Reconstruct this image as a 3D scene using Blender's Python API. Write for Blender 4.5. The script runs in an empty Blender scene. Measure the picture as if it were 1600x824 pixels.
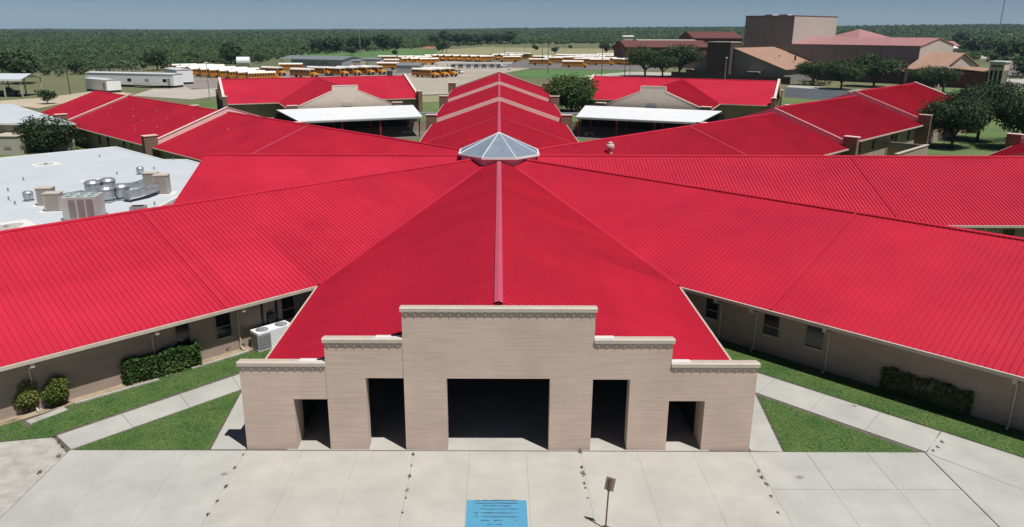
import bpy, math, random
import numpy as np
from mathutils import Matrix, Vector
random.seed(7)
rng = np.random.default_rng(7)
sc = bpy.context.scene
COL = sc.collection
R = math.radians

# ------------------------------------------------------------------ camera
H = 17.5                                   # drone height above the forecourt
FPX, PITCH, ROLL, CX, CY = 1205.5, R(16.93), R(0.16), 779.2, 412.0
cam = bpy.data.cameras.new('camera'); camo = bpy.data.objects.new('camera', cam); COL.objects.link(camo)
_f = Vector((0, math.cos(PITCH), -math.sin(PITCH))); _r0 = Vector((1, 0, 0)); _u0 = _r0.cross(_f)
_r = _r0 * math.cos(ROLL) + _u0 * math.sin(ROLL); _u = _u0 * math.cos(ROLL) - _r0 * math.sin(ROLL)
camo.matrix_world = Matrix(((_r.x, _u.x, -_f.x, 0), (_r.y, _u.y, -_f.y, 0), (_r.z, _u.z, -_f.z, H), (0, 0, 0, 1)))
cam.sensor_width = 36; cam.lens = FPX / 1600 * 36; cam.shift_x = (800 - CX) / 1600
cam.clip_start = 0.5; cam.clip_end = 40000
sc.camera = camo

# ------------------------------------------------------------------ sky, sun, exposure
SUN_EL, SUN_AZ = R(66), R(47)              # azimuth: to the right of the direction towards the camera
sund = Vector((math.sin(SUN_AZ) * math.cos(SUN_EL), -math.cos(SUN_AZ) * math.cos(SUN_EL), math.sin(SUN_EL)))
w = bpy.data.worlds.new('World'); sc.world = w; w.use_nodes = True
nt = w.node_tree; bg = nt.nodes['Background']
sky = nt.nodes.new('ShaderNodeTexSky'); sky.sky_type = 'NISHITA'; sky.sun_disc = False
sky.sun_elevation = SUN_EL; sky.sun_rotation = math.atan2(sund.x, sund.y)
sky.altitude = 0; sky.air_density = 0.4; sky.dust_density = 0.0; sky.ozone_density = 1.0
nt.links.new(sky.outputs[0], bg.inputs[0]); bg.inputs[1].default_value = 0.052
sl = bpy.data.lights.new('sun', 'SUN'); sl.energy = 4.9; sl.angle = R(0.53); sl.color = (1.0, 0.965, 0.91)
so = bpy.data.objects.new('sun', sl); COL.objects.link(so); so.rotation_euler = (-sund).to_track_quat('-Z', 'Y').to_euler()
sc.view_settings.view_transform = 'Standard'; sc.view_settings.look = 'None'
sc.view_settings.exposure = 0.0; sc.view_settings.gamma = 1.0
sc.cycles.max_bounces = 6; sc.cycles.diffuse_bounces = 3; sc.cycles.volume_bounces = 0
sc.cycles.transparent_max_bounces = 6; sc.cycles.caustics_reflective = False; sc.cycles.caustics_refractive = False

# ------------------------------------------------------------------ photograph geometry -> world positions
def G(px, py, z=0.0):
    a, b = px - CX, py - CY
    u = a * math.cos(ROLL) + b * math.sin(ROLL); v = -a * math.sin(ROLL) + b * math.cos(ROLL)
    dy = FPX * math.cos(PITCH) - v * math.sin(PITCH); dz = -FPX * math.sin(PITCH) - v * math.cos(PITCH)
    t = (z - H) / dz
    return Vector((u * t, dy * t, z))
def GY(px, py, Y):
    a, b = px - CX, py - CY
    u = a * math.cos(ROLL) + b * math.sin(ROLL); v = -a * math.sin(ROLL) + b * math.cos(ROLL)
    dy = FPX * math.cos(PITCH) - v * math.sin(PITCH); dz = -FPX * math.sin(PITCH) - v * math.cos(PITCH)
    t = Y / dy
    return Vector((u * t, Y, H + dz * t))

# ------------------------------------------------------------------ materials
M = {}
def mat(name, col, rough=0.7, var=0.12, scale=1.5, bump=0.0, bscale=20.0, metallic=0.0, spec=0.4, stretch=None, col2=None, detail=4.0):
    m = bpy.data.materials.new(name); m.use_nodes = True
    t = m.node_tree; b = t.nodes['Principled BSDF']
    b.inputs['Roughness'].default_value = rough; b.inputs['Metallic'].default_value = metallic
    b.inputs['Specular IOR Level'].default_value = spec
    tc = t.nodes.new('ShaderNodeTexCoord'); mp = t.nodes.new('ShaderNodeMapping')
    t.links.new(tc.outputs['Object'], mp.inputs[0])
    if stretch: mp.inputs['Scale'].default_value = stretch
    n = t.nodes.new('ShaderNodeTexNoise'); n.inputs['Scale'].default_value = scale; n.inputs['Detail'].default_value = detail
    n.inputs['Roughness'].default_value = 0.62
    t.links.new(mp.outputs[0], n.inputs['Vector'])
    cr = t.nodes.new('ShaderNodeValToRGB'); e = cr.color_ramp.elements
    e[0].position = 0.3; e[1].position = 0.7
    c2 = col2 or tuple(min(1, c * (1 + var)) for c in col); c1 = col if col2 else tuple(c * (1 - var) for c in col)
    e[0].color = (*c1, 1); e[1].color = (*c2, 1)
    t.links.new(n.outputs['Fac'], cr.inputs[0]); t.links.new(cr.outputs[0], b.inputs['Base Color'])
    if bump:
        n2 = t.nodes.new('ShaderNodeTexNoise'); n2.inputs['Scale'].default_value = bscale; n2.inputs['Detail'].default_value = 3
        t.links.new(mp.outputs[0], n2.inputs['Vector'])
        bp = t.nodes.new('ShaderNodeBump'); bp.inputs['Strength'].default_value = bump; bp.inputs['Distance'].default_value = 0.05
        t.links.new(n2.outputs['Fac'], bp.inputs['Height']); t.links.new(bp.outputs[0], b.inputs['Normal'])
    M[name] = m; return m

def brick(name, c1, c2, mortar, bw=0.40, rh=0.10, ms=0.012, streak=0.25):
    m = bpy.data.materials.new(name); m.use_nodes = True
    t = m.node_tree; b = t.nodes['Principled BSDF']; b.inputs['Roughness'].default_value = 0.85; b.inputs['Specular IOR Level'].default_value = 0.2
    tc = t.nodes.new('ShaderNodeTexCoord'); sp = t.nodes.new('ShaderNodeSeparateXYZ'); t.links.new(tc.outputs['Object'], sp.inputs[0])
    ad = t.nodes.new('ShaderNodeMath'); t.links.new(sp.outputs[0], ad.inputs[0]); t.links.new(sp.outputs[1], ad.inputs[1])
    cb = t.nodes.new('ShaderNodeCombineXYZ'); t.links.new(ad.outputs[0], cb.inputs[0]); t.links.new(sp.outputs[2], cb.inputs[1])
    br = t.nodes.new('ShaderNodeTexBrick'); t.links.new(cb.outputs[0], br.inputs['Vector'])
    br.inputs['Scale'].default_value = 1.0; br.inputs['Brick Width'].default_value = bw; br.inputs['Row Height'].default_value = rh
    br.inputs['Mortar Size'].default_value = ms; br.inputs['Mortar Smooth'].default_value = 0.3
    br.inputs['Color1'].default_value = (*c1, 1); br.inputs['Color2'].default_value = (*c2, 1); br.inputs['Mortar'].default_value = (*mortar, 1)
    mp = t.nodes.new('ShaderNodeMapping'); mp.inputs['Scale'].default_value = (0.35, 9.0, 1); t.links.new(cb.outputs[0], mp.inputs[0])
    n = t.nodes.new('ShaderNodeTexNoise'); n.inputs['Scale'].default_value = 1.3; n.inputs['Detail'].default_value = 5; t.links.new(mp.outputs[0], n.inputs['Vector'])
    n3 = t.nodes.new('ShaderNodeTexNoise'); n3.inputs['Scale'].default_value = 0.5; n3.inputs['Detail'].default_value = 4; t.links.new(cb.outputs[0], n3.inputs['Vector'])
    sm = t.nodes.new('ShaderNodeMath'); sm.operation = 'ADD'; t.links.new(n.outputs['Fac'], sm.inputs[0]); t.links.new(n3.outputs['Fac'], sm.inputs[1])
    mr = t.nodes.new('ShaderNodeMapRange'); mr.inputs[1].default_value = 0.6; mr.inputs[2].default_value = 1.4
    mr.inputs[3].default_value = 1 - streak; mr.inputs[4].default_value = 1 + streak * 0.6; t.links.new(sm.outputs[0], mr.inputs[0])
    mx = t.nodes.new('ShaderNodeVectorMath'); mx.operation = 'SCALE'; t.links.new(br.outputs['Color'], mx.inputs[0]); t.links.new(mr.outputs[0], mx.inputs['Scale'])
    t.links.new(mx.outputs[0], b.inputs['Base Color'])
    bp = t.nodes.new('ShaderNodeBump'); bp.inputs['Strength'].default_value = 0.35; bp.inputs['Distance'].default_value = 0.02; bp.invert = True
    t.links.new(br.outputs['Fac'], bp.inputs['Height']); t.links.new(bp.outputs[0], b.inputs['Normal'])
    M[name] = m; return m

def leafmat(name, c1, c2, var_scale=0.35, trans=0.25):
    m = bpy.data.materials.new(name); m.use_nodes = True
    t = m.node_tree; b = t.nodes['Principled BSDF']; b.inputs['Roughness'].default_value = 0.6; b.inputs['Specular IOR Level'].default_value = 0.25
    tc = t.nodes.new('ShaderNodeTexCoord'); n = t.nodes.new('ShaderNodeTexNoise'); n.inputs['Scale'].default_value = var_scale; n.inputs['Detail'].default_value = 5
    t.links.new(tc.outputs['Object'], n.inputs['Vector'])
    oi = t.nodes.new('ShaderNodeObjectInfo')
    ad = t.nodes.new('ShaderNodeMath'); ad.operation = 'MULTIPLY_ADD'; t.links.new(oi.outputs['Random'], ad.inputs[0]); ad.inputs[1].default_value = 0.25; t.links.new(n.outputs['Fac'], ad.inputs[2])
    cr = t.nodes.new('ShaderNodeValToRGB'); e = cr.color_ramp.elements; e[0].position = 0.38; e[1].position = 0.85
    e[0].color = (*c1, 1); e[1].color = (*c2, 1); t.links.new(ad.outputs[0], cr.inputs[0]); t.links.new(cr.outputs[0], b.inputs['Base Color'])
    tr = t.nodes.new('ShaderNodeBsdfTranslucent'); t.links.new(cr.outputs[0], tr.inputs['Color'])
    ms = t.nodes.new('ShaderNodeMixShader'); ms.inputs[0].default_value = trans
    out = t.nodes['Material Output']; t.links.new(b.outputs[0], ms.inputs[1]); t.links.new(tr.outputs[0], ms.inputs[2]); t.links.new(ms.outputs[0], out.inputs[0])
    M[name] = m; return m

mat('red', (0.475, 0.0165, 0.044), 0.45, 0.09, 0.18, spec=0.35)
def weather(m, amount=.10):
    t = m.node_tree; b = t.nodes['Principled BSDF']; lk = b.inputs['Base Color'].links[0]; src = lk.from_socket
    g = t.nodes.new('ShaderNodeNewGeometry'); n = t.nodes.new('ShaderNodeTexNoise'); n.inputs['Scale'].default_value = .22; n.inputs['Detail'].default_value = 7; n.inputs['Roughness'].default_value = .6; t.links.new(g.outputs['Position'], n.inputs['Vector'])
    n2 = t.nodes.new('ShaderNodeTexNoise'); n2.inputs['Scale'].default_value = 2.6; n2.inputs['Detail'].default_value = 4; t.links.new(g.outputs['Position'], n2.inputs['Vector'])
    oi = t.nodes.new('ShaderNodeObjectInfo'); a = t.nodes.new('ShaderNodeMath'); a.operation = 'MULTIPLY_ADD'; t.links.new(oi.outputs['Random'], a.inputs[0]); a.inputs[1].default_value = .22; t.links.new(n.outputs['Fac'], a.inputs[2])
    c = t.nodes.new('ShaderNodeMath'); c.operation = 'MULTIPLY_ADD'; t.links.new(n2.outputs['Fac'], c.inputs[0]); c.inputs[1].default_value = .35; t.links.new(a.outputs[0], c.inputs[2])
    r = t.nodes.new('ShaderNodeMapRange'); r.inputs[1].default_value = .45; r.inputs[2].default_value = 1.15; r.inputs[3].default_value = 1 - amount; r.inputs[4].default_value = 1 + amount; t.links.new(c.outputs[0], r.inputs[0])
    v = t.nodes.new('ShaderNodeVectorMath'); v.operation = 'SCALE'; t.links.new(src, v.inputs[0]); t.links.new(r.outputs[0], v.inputs['Scale']); t.links.new(v.outputs[0], b.inputs['Base Color'])
    rr = t.nodes.new('ShaderNodeMapRange'); rr.inputs[3].default_value = .36; rr.inputs[4].default_value = .58; t.links.new(n.outputs['Fac'], rr.inputs[0]); t.links.new(rr.outputs[0], b.inputs['Roughness'])
weather(M['red'])
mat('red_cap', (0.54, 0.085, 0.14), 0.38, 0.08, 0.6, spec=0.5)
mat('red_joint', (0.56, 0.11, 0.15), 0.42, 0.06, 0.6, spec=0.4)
mat('tan_trim', (0.52, 0.46, 0.39), 0.6, 0.08, 2)
mat('parapet_skin', (0.76, 0.58, 0.54), 0.6, 0.06, 1.0)  # tan metal; the red roof's reflected pink is mixed into the colour
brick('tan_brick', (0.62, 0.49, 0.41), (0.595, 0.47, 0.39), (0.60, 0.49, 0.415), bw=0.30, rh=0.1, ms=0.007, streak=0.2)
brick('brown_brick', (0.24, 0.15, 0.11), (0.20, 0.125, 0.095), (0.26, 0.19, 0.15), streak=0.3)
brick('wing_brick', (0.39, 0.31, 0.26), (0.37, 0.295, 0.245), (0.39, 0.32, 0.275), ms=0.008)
brick('red_brick', (0.19, 0.055, 0.045), (0.16, 0.045, 0.04), (0.2, 0.08, 0.07))
brick('dark_brick', (0.10, 0.07, 0.065), (0.085, 0.06, 0.055), (0.11, 0.085, 0.08))
brick('stucco_grey_shade', (0.25, 0.235, 0.225), (0.24, 0.23, 0.22), (0.25, 0.235, 0.225), bw=3.0, rh=1.5, streak=0.12)  # darker copy of the stucco: hall and tower shade is in the colour
brick('gable_tan', (0.60, 0.535, 0.445), (0.585, 0.52, 0.435), (0.58, 0.52, 0.43), bw=0.4, rh=0.2, ms=.008, streak=0.1)
brick('stucco_cream', (0.50, 0.455, 0.40), (0.49, 0.445, 0.39), (0.485, 0.44, 0.39), bw=3.0, rh=1.5, streak=0.10)
mat('soffit', (0.30, 0.27, 0.24), 0.8, 0.06)
mat('shade_inside', (0.025, 0.022, 0.02), 0.9, 0.2)  # near-black colour puts deep shade into porch and canopy surfaces
mat('dark_glass', (0.012, 0.013, 0.015), 0.12, 0.3, 2, spec=0.5)
mat('sky_glass', (0.22, 0.27, 0.34), 0.16, 0.12, 0.8, spec=0.8)
mat('white_metal', (0.80, 0.82, 0.84), 0.45, 0.04, 1)
mat('white_roof', (0.52, 0.56, 0.60), 0.6, 0.05, 0.22, detail=8)
mat('unit_pale', (0.42, 0.49, 0.47), 0.5, 0.08, 1.5)
mat('white_patch', (0.70, 0.70, 0.69), 0.6, 0.05, 2)
mat('canopy_white', (0.78, 0.80, 0.82), 0.45, 0.05, 0.5)
mat('grey_metal', (0.36, 0.38, 0.39), 0.5, 0.12, 1.2, metallic=0.2)
mat('galv', (0.44, 0.48, 0.50), 0.38, 0.18, 2.5, metallic=0.6)
mat('unit_beige', (0.42, 0.38, 0.34), 0.55, 0.10, 2)
mat('fin_grey', (0.24, 0.25, 0.25), 0.6, 0.2, 6)
mat('black', (0.018, 0.018, 0.02), 0.5, 0.2)
mat('rubber', (0.02, 0.02, 0.02), 0.9, 0.2)
mat('bus_yellow', (0.62, 0.25, 0.022), 0.4, 0.06, 1, spec=0.5)
mat('bus_white', (0.82, 0.82, 0.80), 0.45, 0.05, 1)
mat('lamp_glass', (0.8, 0.8, 0.75), 0.2, 0.05)
mat('car_white', (0.75, 0.76, 0.78), 0.25, 0.03, 1, spec=0.6)
mat('car_dark', (0.03, 0.034, 0.045), 0.25, 0.1, 1, spec=0.6)
mat('car_blue', (0.035, 0.05, 0.10), 0.3, 0.1, 1, spec=0.6)
mat('concrete', (0.43, 0.415, 0.38), 0.85, 0.11, 0.55, bump=0.12, bscale=14, detail=8)
mat('concrete_grey', (0.415, 0.41, 0.385), 0.85, 0.12, 0.5, bump=0.12, bscale=14, detail=8)
mat('concrete_old', (0.40, 0.385, 0.355), 0.9, 0.22, 1.6, bump=0.4, bscale=16, detail=9)
mat('joint_dirt', (0.12, 0.105, 0.085), 0.95, 0.3, 4)
mat('blue_paint', (0.085, 0.30, 0.47), 0.6, 0.08, 2.5, detail=8)
mat('worn_paint', (0.055, 0.12, 0.19), 0.8, 0.3, 8)
mat('wood', (0.30, 0.25, 0.19), 0.85, 0.2, 3)
mat('pole_wood', (0.09, 0.075, 0.06), 0.9, 0.2, 2)
mat('pole_metal', (0.30, 0.31, 0.31), 0.45, 0.1, 2, metallic=0.4)
mat('bark', (0.085, 0.065, 0.05), 0.95, 0.25, 4, bump=0.5, bscale=9)
mat('soil', (0.34, 0.27, 0.19), 0.95, 0.25, 1.2, bump=0.4, bscale=10)
mat('asphalt', (0.16, 0.15, 0.145), 0.9, 0.14, 0.15, detail=8)
mat('asphalt_blue', (0.075, 0.085, 0.10), 0.85, 0.14, 0.15)
mat('asphalt_warm', (0.25, 0.215, 0.195), 0.9, 0.12, 0.08, detail=9)
mat('lot', (0.38, 0.34, 0.28), 0.9, 0.12, 0.06, detail=9)
mat('dirt_road', (0.46, 0.39, 0.29), 0.95, 0.15, 0.1, detail=8)
mat('road_tan', (0.42, 0.39, 0.34), 0.9, 0.1, 0.1, detail=8)
mat('terracotta', (0.34, 0.205, 0.15), 0.8, 0.14, 0.4, detail=7)
mat('red_faded', (0.37, 0.185, 0.185), 0.6, 0.10, 0.4)
mat('brown_roof', (0.13, 0.045, 0.038), 0.8, 0.15, 0.3)
mat('sign_back', (0.30, 0.27, 0.24), 0.5, 0.1, 3, metallic=0.3)
mat('rust', (0.17, 0.10, 0.07), 0.8, 0.3, 4)
mat('red_post', (0.32, 0.02, 0.035), 0.5, 0.1)
mat('turf', (0.042, 0.115, 0.026), 0.95, 0.0, 0.7, bump=0.6, bscale=22, col2=(0.115, 0.180, 0.050), detail=9)
mat('turf_far', (0.075, 0.135, 0.042), 0.95, 0.0, 0.05, col2=(0.16, 0.20, 0.075), detail=10, bump=0.4, bscale=2)
mat('field', (0.065, 0.15, 0.045), 0.95, 0.0, 0.02, col2=(0.11, 0.20, 0.065), detail=9)
mat('dry_field', (0.22, 0.22, 0.11), 0.95, 0.0, 0.02, col2=(0.31, 0.29, 0.17), detail=9)
mat('clay', (0.36, 0.16, 0.11), 0.95, 0.1, 0.1)
leafmat('blade', (0.038, 0.112, 0.024), (0.150, 0.205, 0.062), 0.55, 0.3)
leafmat('oak_leaf', (0.024, 0.048, 0.018), (0.062, 0.100, 0.036), 0.5)
leafmat('dark_leaf', (0.024, 0.048, 0.021), (0.060, 0.096, 0.040), 0.5)
leafmat('bright_leaf', (0.032, 0.072, 0.018), (0.095, 0.155, 0.04), 0.5)
leafmat('hedge_leaf', (0.035, 0.085, 0.018), (0.12, 0.20, 0.05), 1.2)
leafmat('yellow_leaf', (0.07, 0.13, 0.025), (0.36, 0.36, 0.09), 1.6)
leafmat('scrub_leaf', (0.056, 0.106, 0.043), (0.130, 0.190, 0.078), 0.012, 0.4)
leafmat('weed_leaf', (0.05, 0.07, 0.03), (0.12, 0.13, 0.06), 2.0)

# ------------------------------------------------------------------ mesh helpers
class MB:
    def __init__(s): s.v = []; s.f = []; s.m = []
    def face(s, pts, mi=0):
        i = len(s.v); s.v += [tuple(p) for p in pts]; s.f.append(tuple(range(i, i + len(pts)))); s.m.append(mi)
    def box(s, x0, x1, y0, y1, z0, z1, mi=0):
        i = len(s.v)
        s.v += [(x0, y0, z0), (x1, y0, z0), (x1, y1, z0), (x0, y1, z0), (x0, y0, z1), (x1, y0, z1), (x1, y1, z1), (x0, y1, z1)]
        for q in ((0, 3, 2, 1), (4, 5, 6, 7), (0, 1, 5, 4), (1, 2, 6, 5), (2, 3, 7, 6), (3, 0, 4, 7)):
            s.f.append(tuple(i + k for k in q)); s.m.append(mi)
    def prism(s, pts, d, mi=0):
        """closed polygon pts (3-D) swept by vector d"""
        d = Vector(d); n = len(pts); i = len(s.v)
        P = [Vector(p) for p in pts]
        s.v += [tuple(p) for p in P] + [tuple(p + d) for p in P]
        s.f.append(tuple(i + k for k in reversed(range(n)))); s.m.append(mi)
        s.f.append(tuple(i + n + k for k in range(n))); s.m.append(mi)
        for k in range(n):
            s.f.append((i + k, i + (k + 1) % n, i + n + (k + 1) % n, i + n + k)); s.m.append(mi)
    def tube(s, a, b, r0, r1=None, n=8, mi=0, caps=True):
        a = Vector(a); b = Vector(b); r1 = r0 if r1 is None else r1
        ax = (b - a).normalized(); u = ax.orthogonal().normalized(); v = ax.cross(u); i = len(s.v)
        for p, r in ((a, r0), (b, r1)):
            for k in range(n):
                t = 2 * math.pi * k / n; s.v.append(tuple(p + u * (r * math.cos(t)) + v * (r * math.sin(t))))
        for k in range(n):
            s.f.append((i + k, i + (k + 1) % n, i + n + (k + 1) % n, i + n + k)); s.m.append(mi)
        if caps:
            s.f.append(tuple(i + k for k in reversed(range(n)))); s.m.append(mi)
            s.f.append(tuple(i + n + k for k in range(n))); s.m.append(mi)
    def lathe(s, prof, c=(0, 0, 0), n=14, mi=0, sm=False):
        i = len(s.v)
        for r, z in prof:
            for k in range(n):
                t = 2 * math.pi * k / n; s.v.append((c[0] + r * math.cos(t), c[1] + r * math.sin(t), c[2] + z))
        for j in range(len(prof) - 1):
            for k in range(n):
                s.f.append((i + j * n + k, i + j * n + (k + 1) % n, i + (j + 1) * n + (k + 1) % n, i + (j + 1) * n + k)); s.m.append(mi)
        s.f.append(tuple(i + (len(prof) - 1) * n + k for k in range(n))); s.m.append(mi)
    def mesh(s, name, mats):
        me = bpy.data.meshes.new(name); me.from_pydata(s.v, [], s.f)
        for m in (mats if isinstance(mats, (list, tuple)) else [mats]): me.materials.append(M[m])
        me.polygons.foreach_set('material_index', s.m); me.update(); return me
    def build(s, name, mats, parent=None, loc=None, rz=0.0):
        return obj(name, s.mesh(name, mats), parent, loc, rz)

def obj(name, me, parent=None, loc=None, rz=0.0, scale=None):
    o = bpy.data.objects.new(name, me); COL.objects.link(o)
    if parent is not None: o.parent = parent
    if loc is not None: o.location = loc
    if rz: o.rotation_euler = (0, 0, rz)
    if scale is not None: o.scale = scale
    return o
def tag(o, label=None, cat=None, group=None, kind=None):
    if label: o['label'] = label
    if cat: o['category'] = cat
    if group: o['group'] = group
    if kind: o['kind'] = kind
    return o
def thing(name, label, cat, loc=(0, 0, 0), rz=0.0, group=None):
    o = bpy.data.objects.new(name, None); COL.objects.link(o); o.location = loc; o.rotation_euler = (0, 0, rz)
    o.empty_display_size = 0.3
    return tag(o, label, cat, group)
def copy_tree(o, parent=None):
    c = o.copy(); COL.objects.link(c)
    if parent is not None: c.parent = parent
    for ch in list(o.children): copy_tree(ch, c)
    return c
def struct(name, mb, m, loc=None, rz=0.0):
    o = mb.build(name, m, None, loc, rz); o['kind'] = 'structure'; return o
def sheet(name, pts, z, m, thick=None):
    mb = MB()
    if thick: mb.prism([(p[0], p[1], z - thick) for p in pts], (0, 0, thick))
    else: mb.face([(p[0], p[1], z) for p in pts])
    return struct(name, mb, m)
def np_mesh(name, V, F, m):
    """V (n,3), F (k,c) same-size faces"""
    me = bpy.data.meshes.new(name); V = np.asarray(V, dtype=np.float32); F = np.asarray(F, dtype=np.int32); k, c = F.shape
    me.vertices.add(len(V)); me.vertices.foreach_set('co', V.ravel())
    me.loops.add(k * c); me.loops.foreach_set('vertex_index', F.ravel())
    me.polygons.add(k); me.polygons.foreach_set('loop_start', np.arange(0, k * c, c, dtype=np.int32))
    me.polygons.foreach_set('loop_total', np.full(k, c, dtype=np.int32))
    me.materials.append(M[m]); me.update(calc_edges=True); me.validate(); return me
def cards(P, size, r=rng, out=None):
    """leaf quads at points P, loosely facing outward and up like real foliage; returns V,F"""
    n = len(P); nn = r.normal(size=(n, 3)) * .62 + np.array([0, 0, .35])
    if out is not None: nn = nn + out * .8
    nn /= np.linalg.norm(nn, axis=1)[:, None]
    a = r.normal(size=(n, 3)); a -= nn * (a * nn).sum(1)[:, None]; a /= np.linalg.norm(a, axis=1)[:, None]
    b = np.cross(nn, a)
    s = np.asarray(size).reshape(-1, 1) * np.ones((n, 1))
    V = np.stack([P - a * s, P + b * s * .55, P + a * s, P - b * s * .55], 1).reshape(-1, 3)
    F = np.arange(4 * n).reshape(n, 4); return V, F

# ------------------------------------------------------------------ terrain
def sstep(a, b, x):
    t = np.clip((x - a) / (b - a), 0, 1); return t * t * (3 - 2 * t)
def terr(x, y):
    d = np.hypot(x, y); ang = np.arctan2(x, np.maximum(y, 1e-3)); ang = np.where(y <= 0, np.sign(x) * 1.6, ang)
    amp = np.interp(ang, [-1.6, -0.35, -0.1, 0.0, 0.27, 0.68, 1.6], [0, 0, 4, 9, 20, 31, 31])
    h = sstep(700, 3200, d) * amp
    h = h + sstep(900, 2500, d) * (2.2 * np.sin(x / 310 + 1.3) * np.sin(y / 420) + 1.4 * np.sin(x / 130 + y / 170))
    return h
rings = [0, 60, 120, 200, 300, 420, 560, 700, 850, 1000, 1200, 1400, 1650, 1900, 2200, 2600, 3000, 3500, 4200, 5200, 6500, 8500, 11000]
NA = 240
V = []; F = []
for r_ in rings:
    for k in range(NA):
        t = 2 * math.pi * k / NA; V.append((r_ * math.sin(t), r_ * math.cos(t)))
V = np.array(V); Vz = terr(V[:, 0], V[:, 1]) - 0.02
for j in range(len(rings) - 1):
    for k in range(NA):
        F.append((j * NA + k, (j + 1) * NA + k, (j + 1) * NA + (k + 1) % NA, j * NA + (k + 1) % NA))
mat('ground', (0.085, 0.105, 0.048), 0.95, 0.0, 0.012, col2=(0.17, 0.17, 0.085), detail=12, bump=0.3, bscale=1.0)
o = obj('ground', np_mesh('ground', np.column_stack([V, Vz]), F, 'ground')); o['kind'] = 'structure'

C = Vector((0.0, 69.12, 0.0))          # hub of the radiating wings
W8, E8, R8 = 10.65, 2.92, 6.60         # eave half width, eave height, ridge height
TAN = math.tan(math.pi / 8)

# ------------------------------------------------------------------ gable roofs and walls (local frame: x along the ridge, y across)
def rz_(y, e, r, wd): return r - (r - e) * abs(y) / wd
def ribs_mesh(ss, sg, y0f, y1f, e, r, wd, h=0.048, hw=0.019):
    mb = MB()
    for s in ss:
        y0, y1 = y0f(s), y1f(s)
        if y1 - y0 < 0.15: continue
        a0, a1 = rz_(y0, e, r, wd), rz_(y1, e, r, wd); A, B = sg * y0, sg * y1
        i = len(mb.v)
        mb.v += [(s - hw, A, a0), (s - hw * .7, A, a0 + h), (s + hw * .7, A, a0 + h), (s + hw, A, a0),
                 (s - hw, B, a1), (s - hw * .7, B, a1 + h), (s + hw * .7, B, a1 + h), (s + hw, B, a1)]
        for q in ((0, 1, 5, 4), (1, 2, 6, 5), (2, 3, 7, 6), (4, 5, 6, 7)): mb.f.append(tuple(i + k for k in q)); mb.m.append(0)
    return mb
def panel_mesh(s, p, sg, ya, yb, y0, e, r, wd, h=0.048, hw=0.019, t=0.014):
    """one roof pan from s to s+p with the standing seam on its first edge; ya, yb: where the two edges end"""
    mb = MB(); z = lambda y: rz_(y, e, r, wd)
    mb.face([(s, sg * y0, z(y0) + t), (s + p, sg * y0, z(y0) + t), (s + p, sg * yb, z(yb) + t), (s, sg * ya, z(ya) + t)])
    mb.face([(s, sg * ya, z(ya) + t), (s + p, sg * yb, z(yb) + t), (s + p, sg * yb, z(yb) - .03), (s, sg * ya, z(ya) - .03)])
    i = len(mb.v); a0, a1 = z(y0) + t, z(ya) + t; A, B = sg * y0, sg * ya
    mb.v += [(s - hw, A, a0), (s - hw * .7, A, a0 + h), (s + hw * .7, A, a0 + h), (s + hw, A, a0),
             (s - hw, B, a1), (s - hw * .7, B, a1 + h), (s + hw * .7, B, a1 + h), (s + hw, B, a1)]
    for q in ((0, 1, 5, 4), (1, 2, 6, 5), (2, 3, 7, 6), (4, 5, 6, 7)): mb.f.append(tuple(i + k for k in q)); mb.m.append(0)
    return mb

def window(parent, axis, a0, a1, z0, z1, plane, out, sill=True):
    """window in a wall whose face lies at y=plane, facing out=+-1"""
    mb = MB(); d = 0.05 * out; fr = 0.06
    def bx(x0, x1, z0_, z1_, y0, y1, mi): mb.box(x0, x1, min(y0, y1), max(y0, y1), z0_, z1_, mi)
    bx(a0, a1, z0, z1, plane - .02 * out, plane + .012 * out, 0)
    bx(a0 - fr, a0, z0 - fr, z1 + fr, plane, plane + d, 1); bx(a1, a1 + fr, z0 - fr, z1 + fr, plane, plane + d, 1)
    bx(a0, a1, z1, z1 + fr, plane, plane + d, 1); bx(a0, a1, z0 - fr, z0, plane, plane + d * (2.2 if sill else 1), 2)
    zm = z0 + (z1 - z0) * .42; bx(a0, a1, zm - .02, zm + .02, plane, plane + d * .8, 1)
    return mb.build('window', ['dark_glass', 'soffit', 'tan_trim'], parent)
def downspout(parent, s, sg, wd, wall, e):
    mb = MB(); y0, y1 = sg * (wd + .04), sg * (wall + .07)
    mb.box(s - .09, s + .09, min(y0, y0 - sg * .16), max(y0, y0 - sg * .16), e - .42, e - .17)
    mb.tube((s, y0 - sg * .08, e - .40), (s, y1, e - .62), .05, n=6); mb.tube((s, y1, e - .60), (s, y1, .18), .05, n=6)
    mb.tube((s, y1, .20), (s, y1 + sg * .35, .06), .05, n=6)
    return mb.build('downspout', 'tan_trim', parent)
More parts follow.
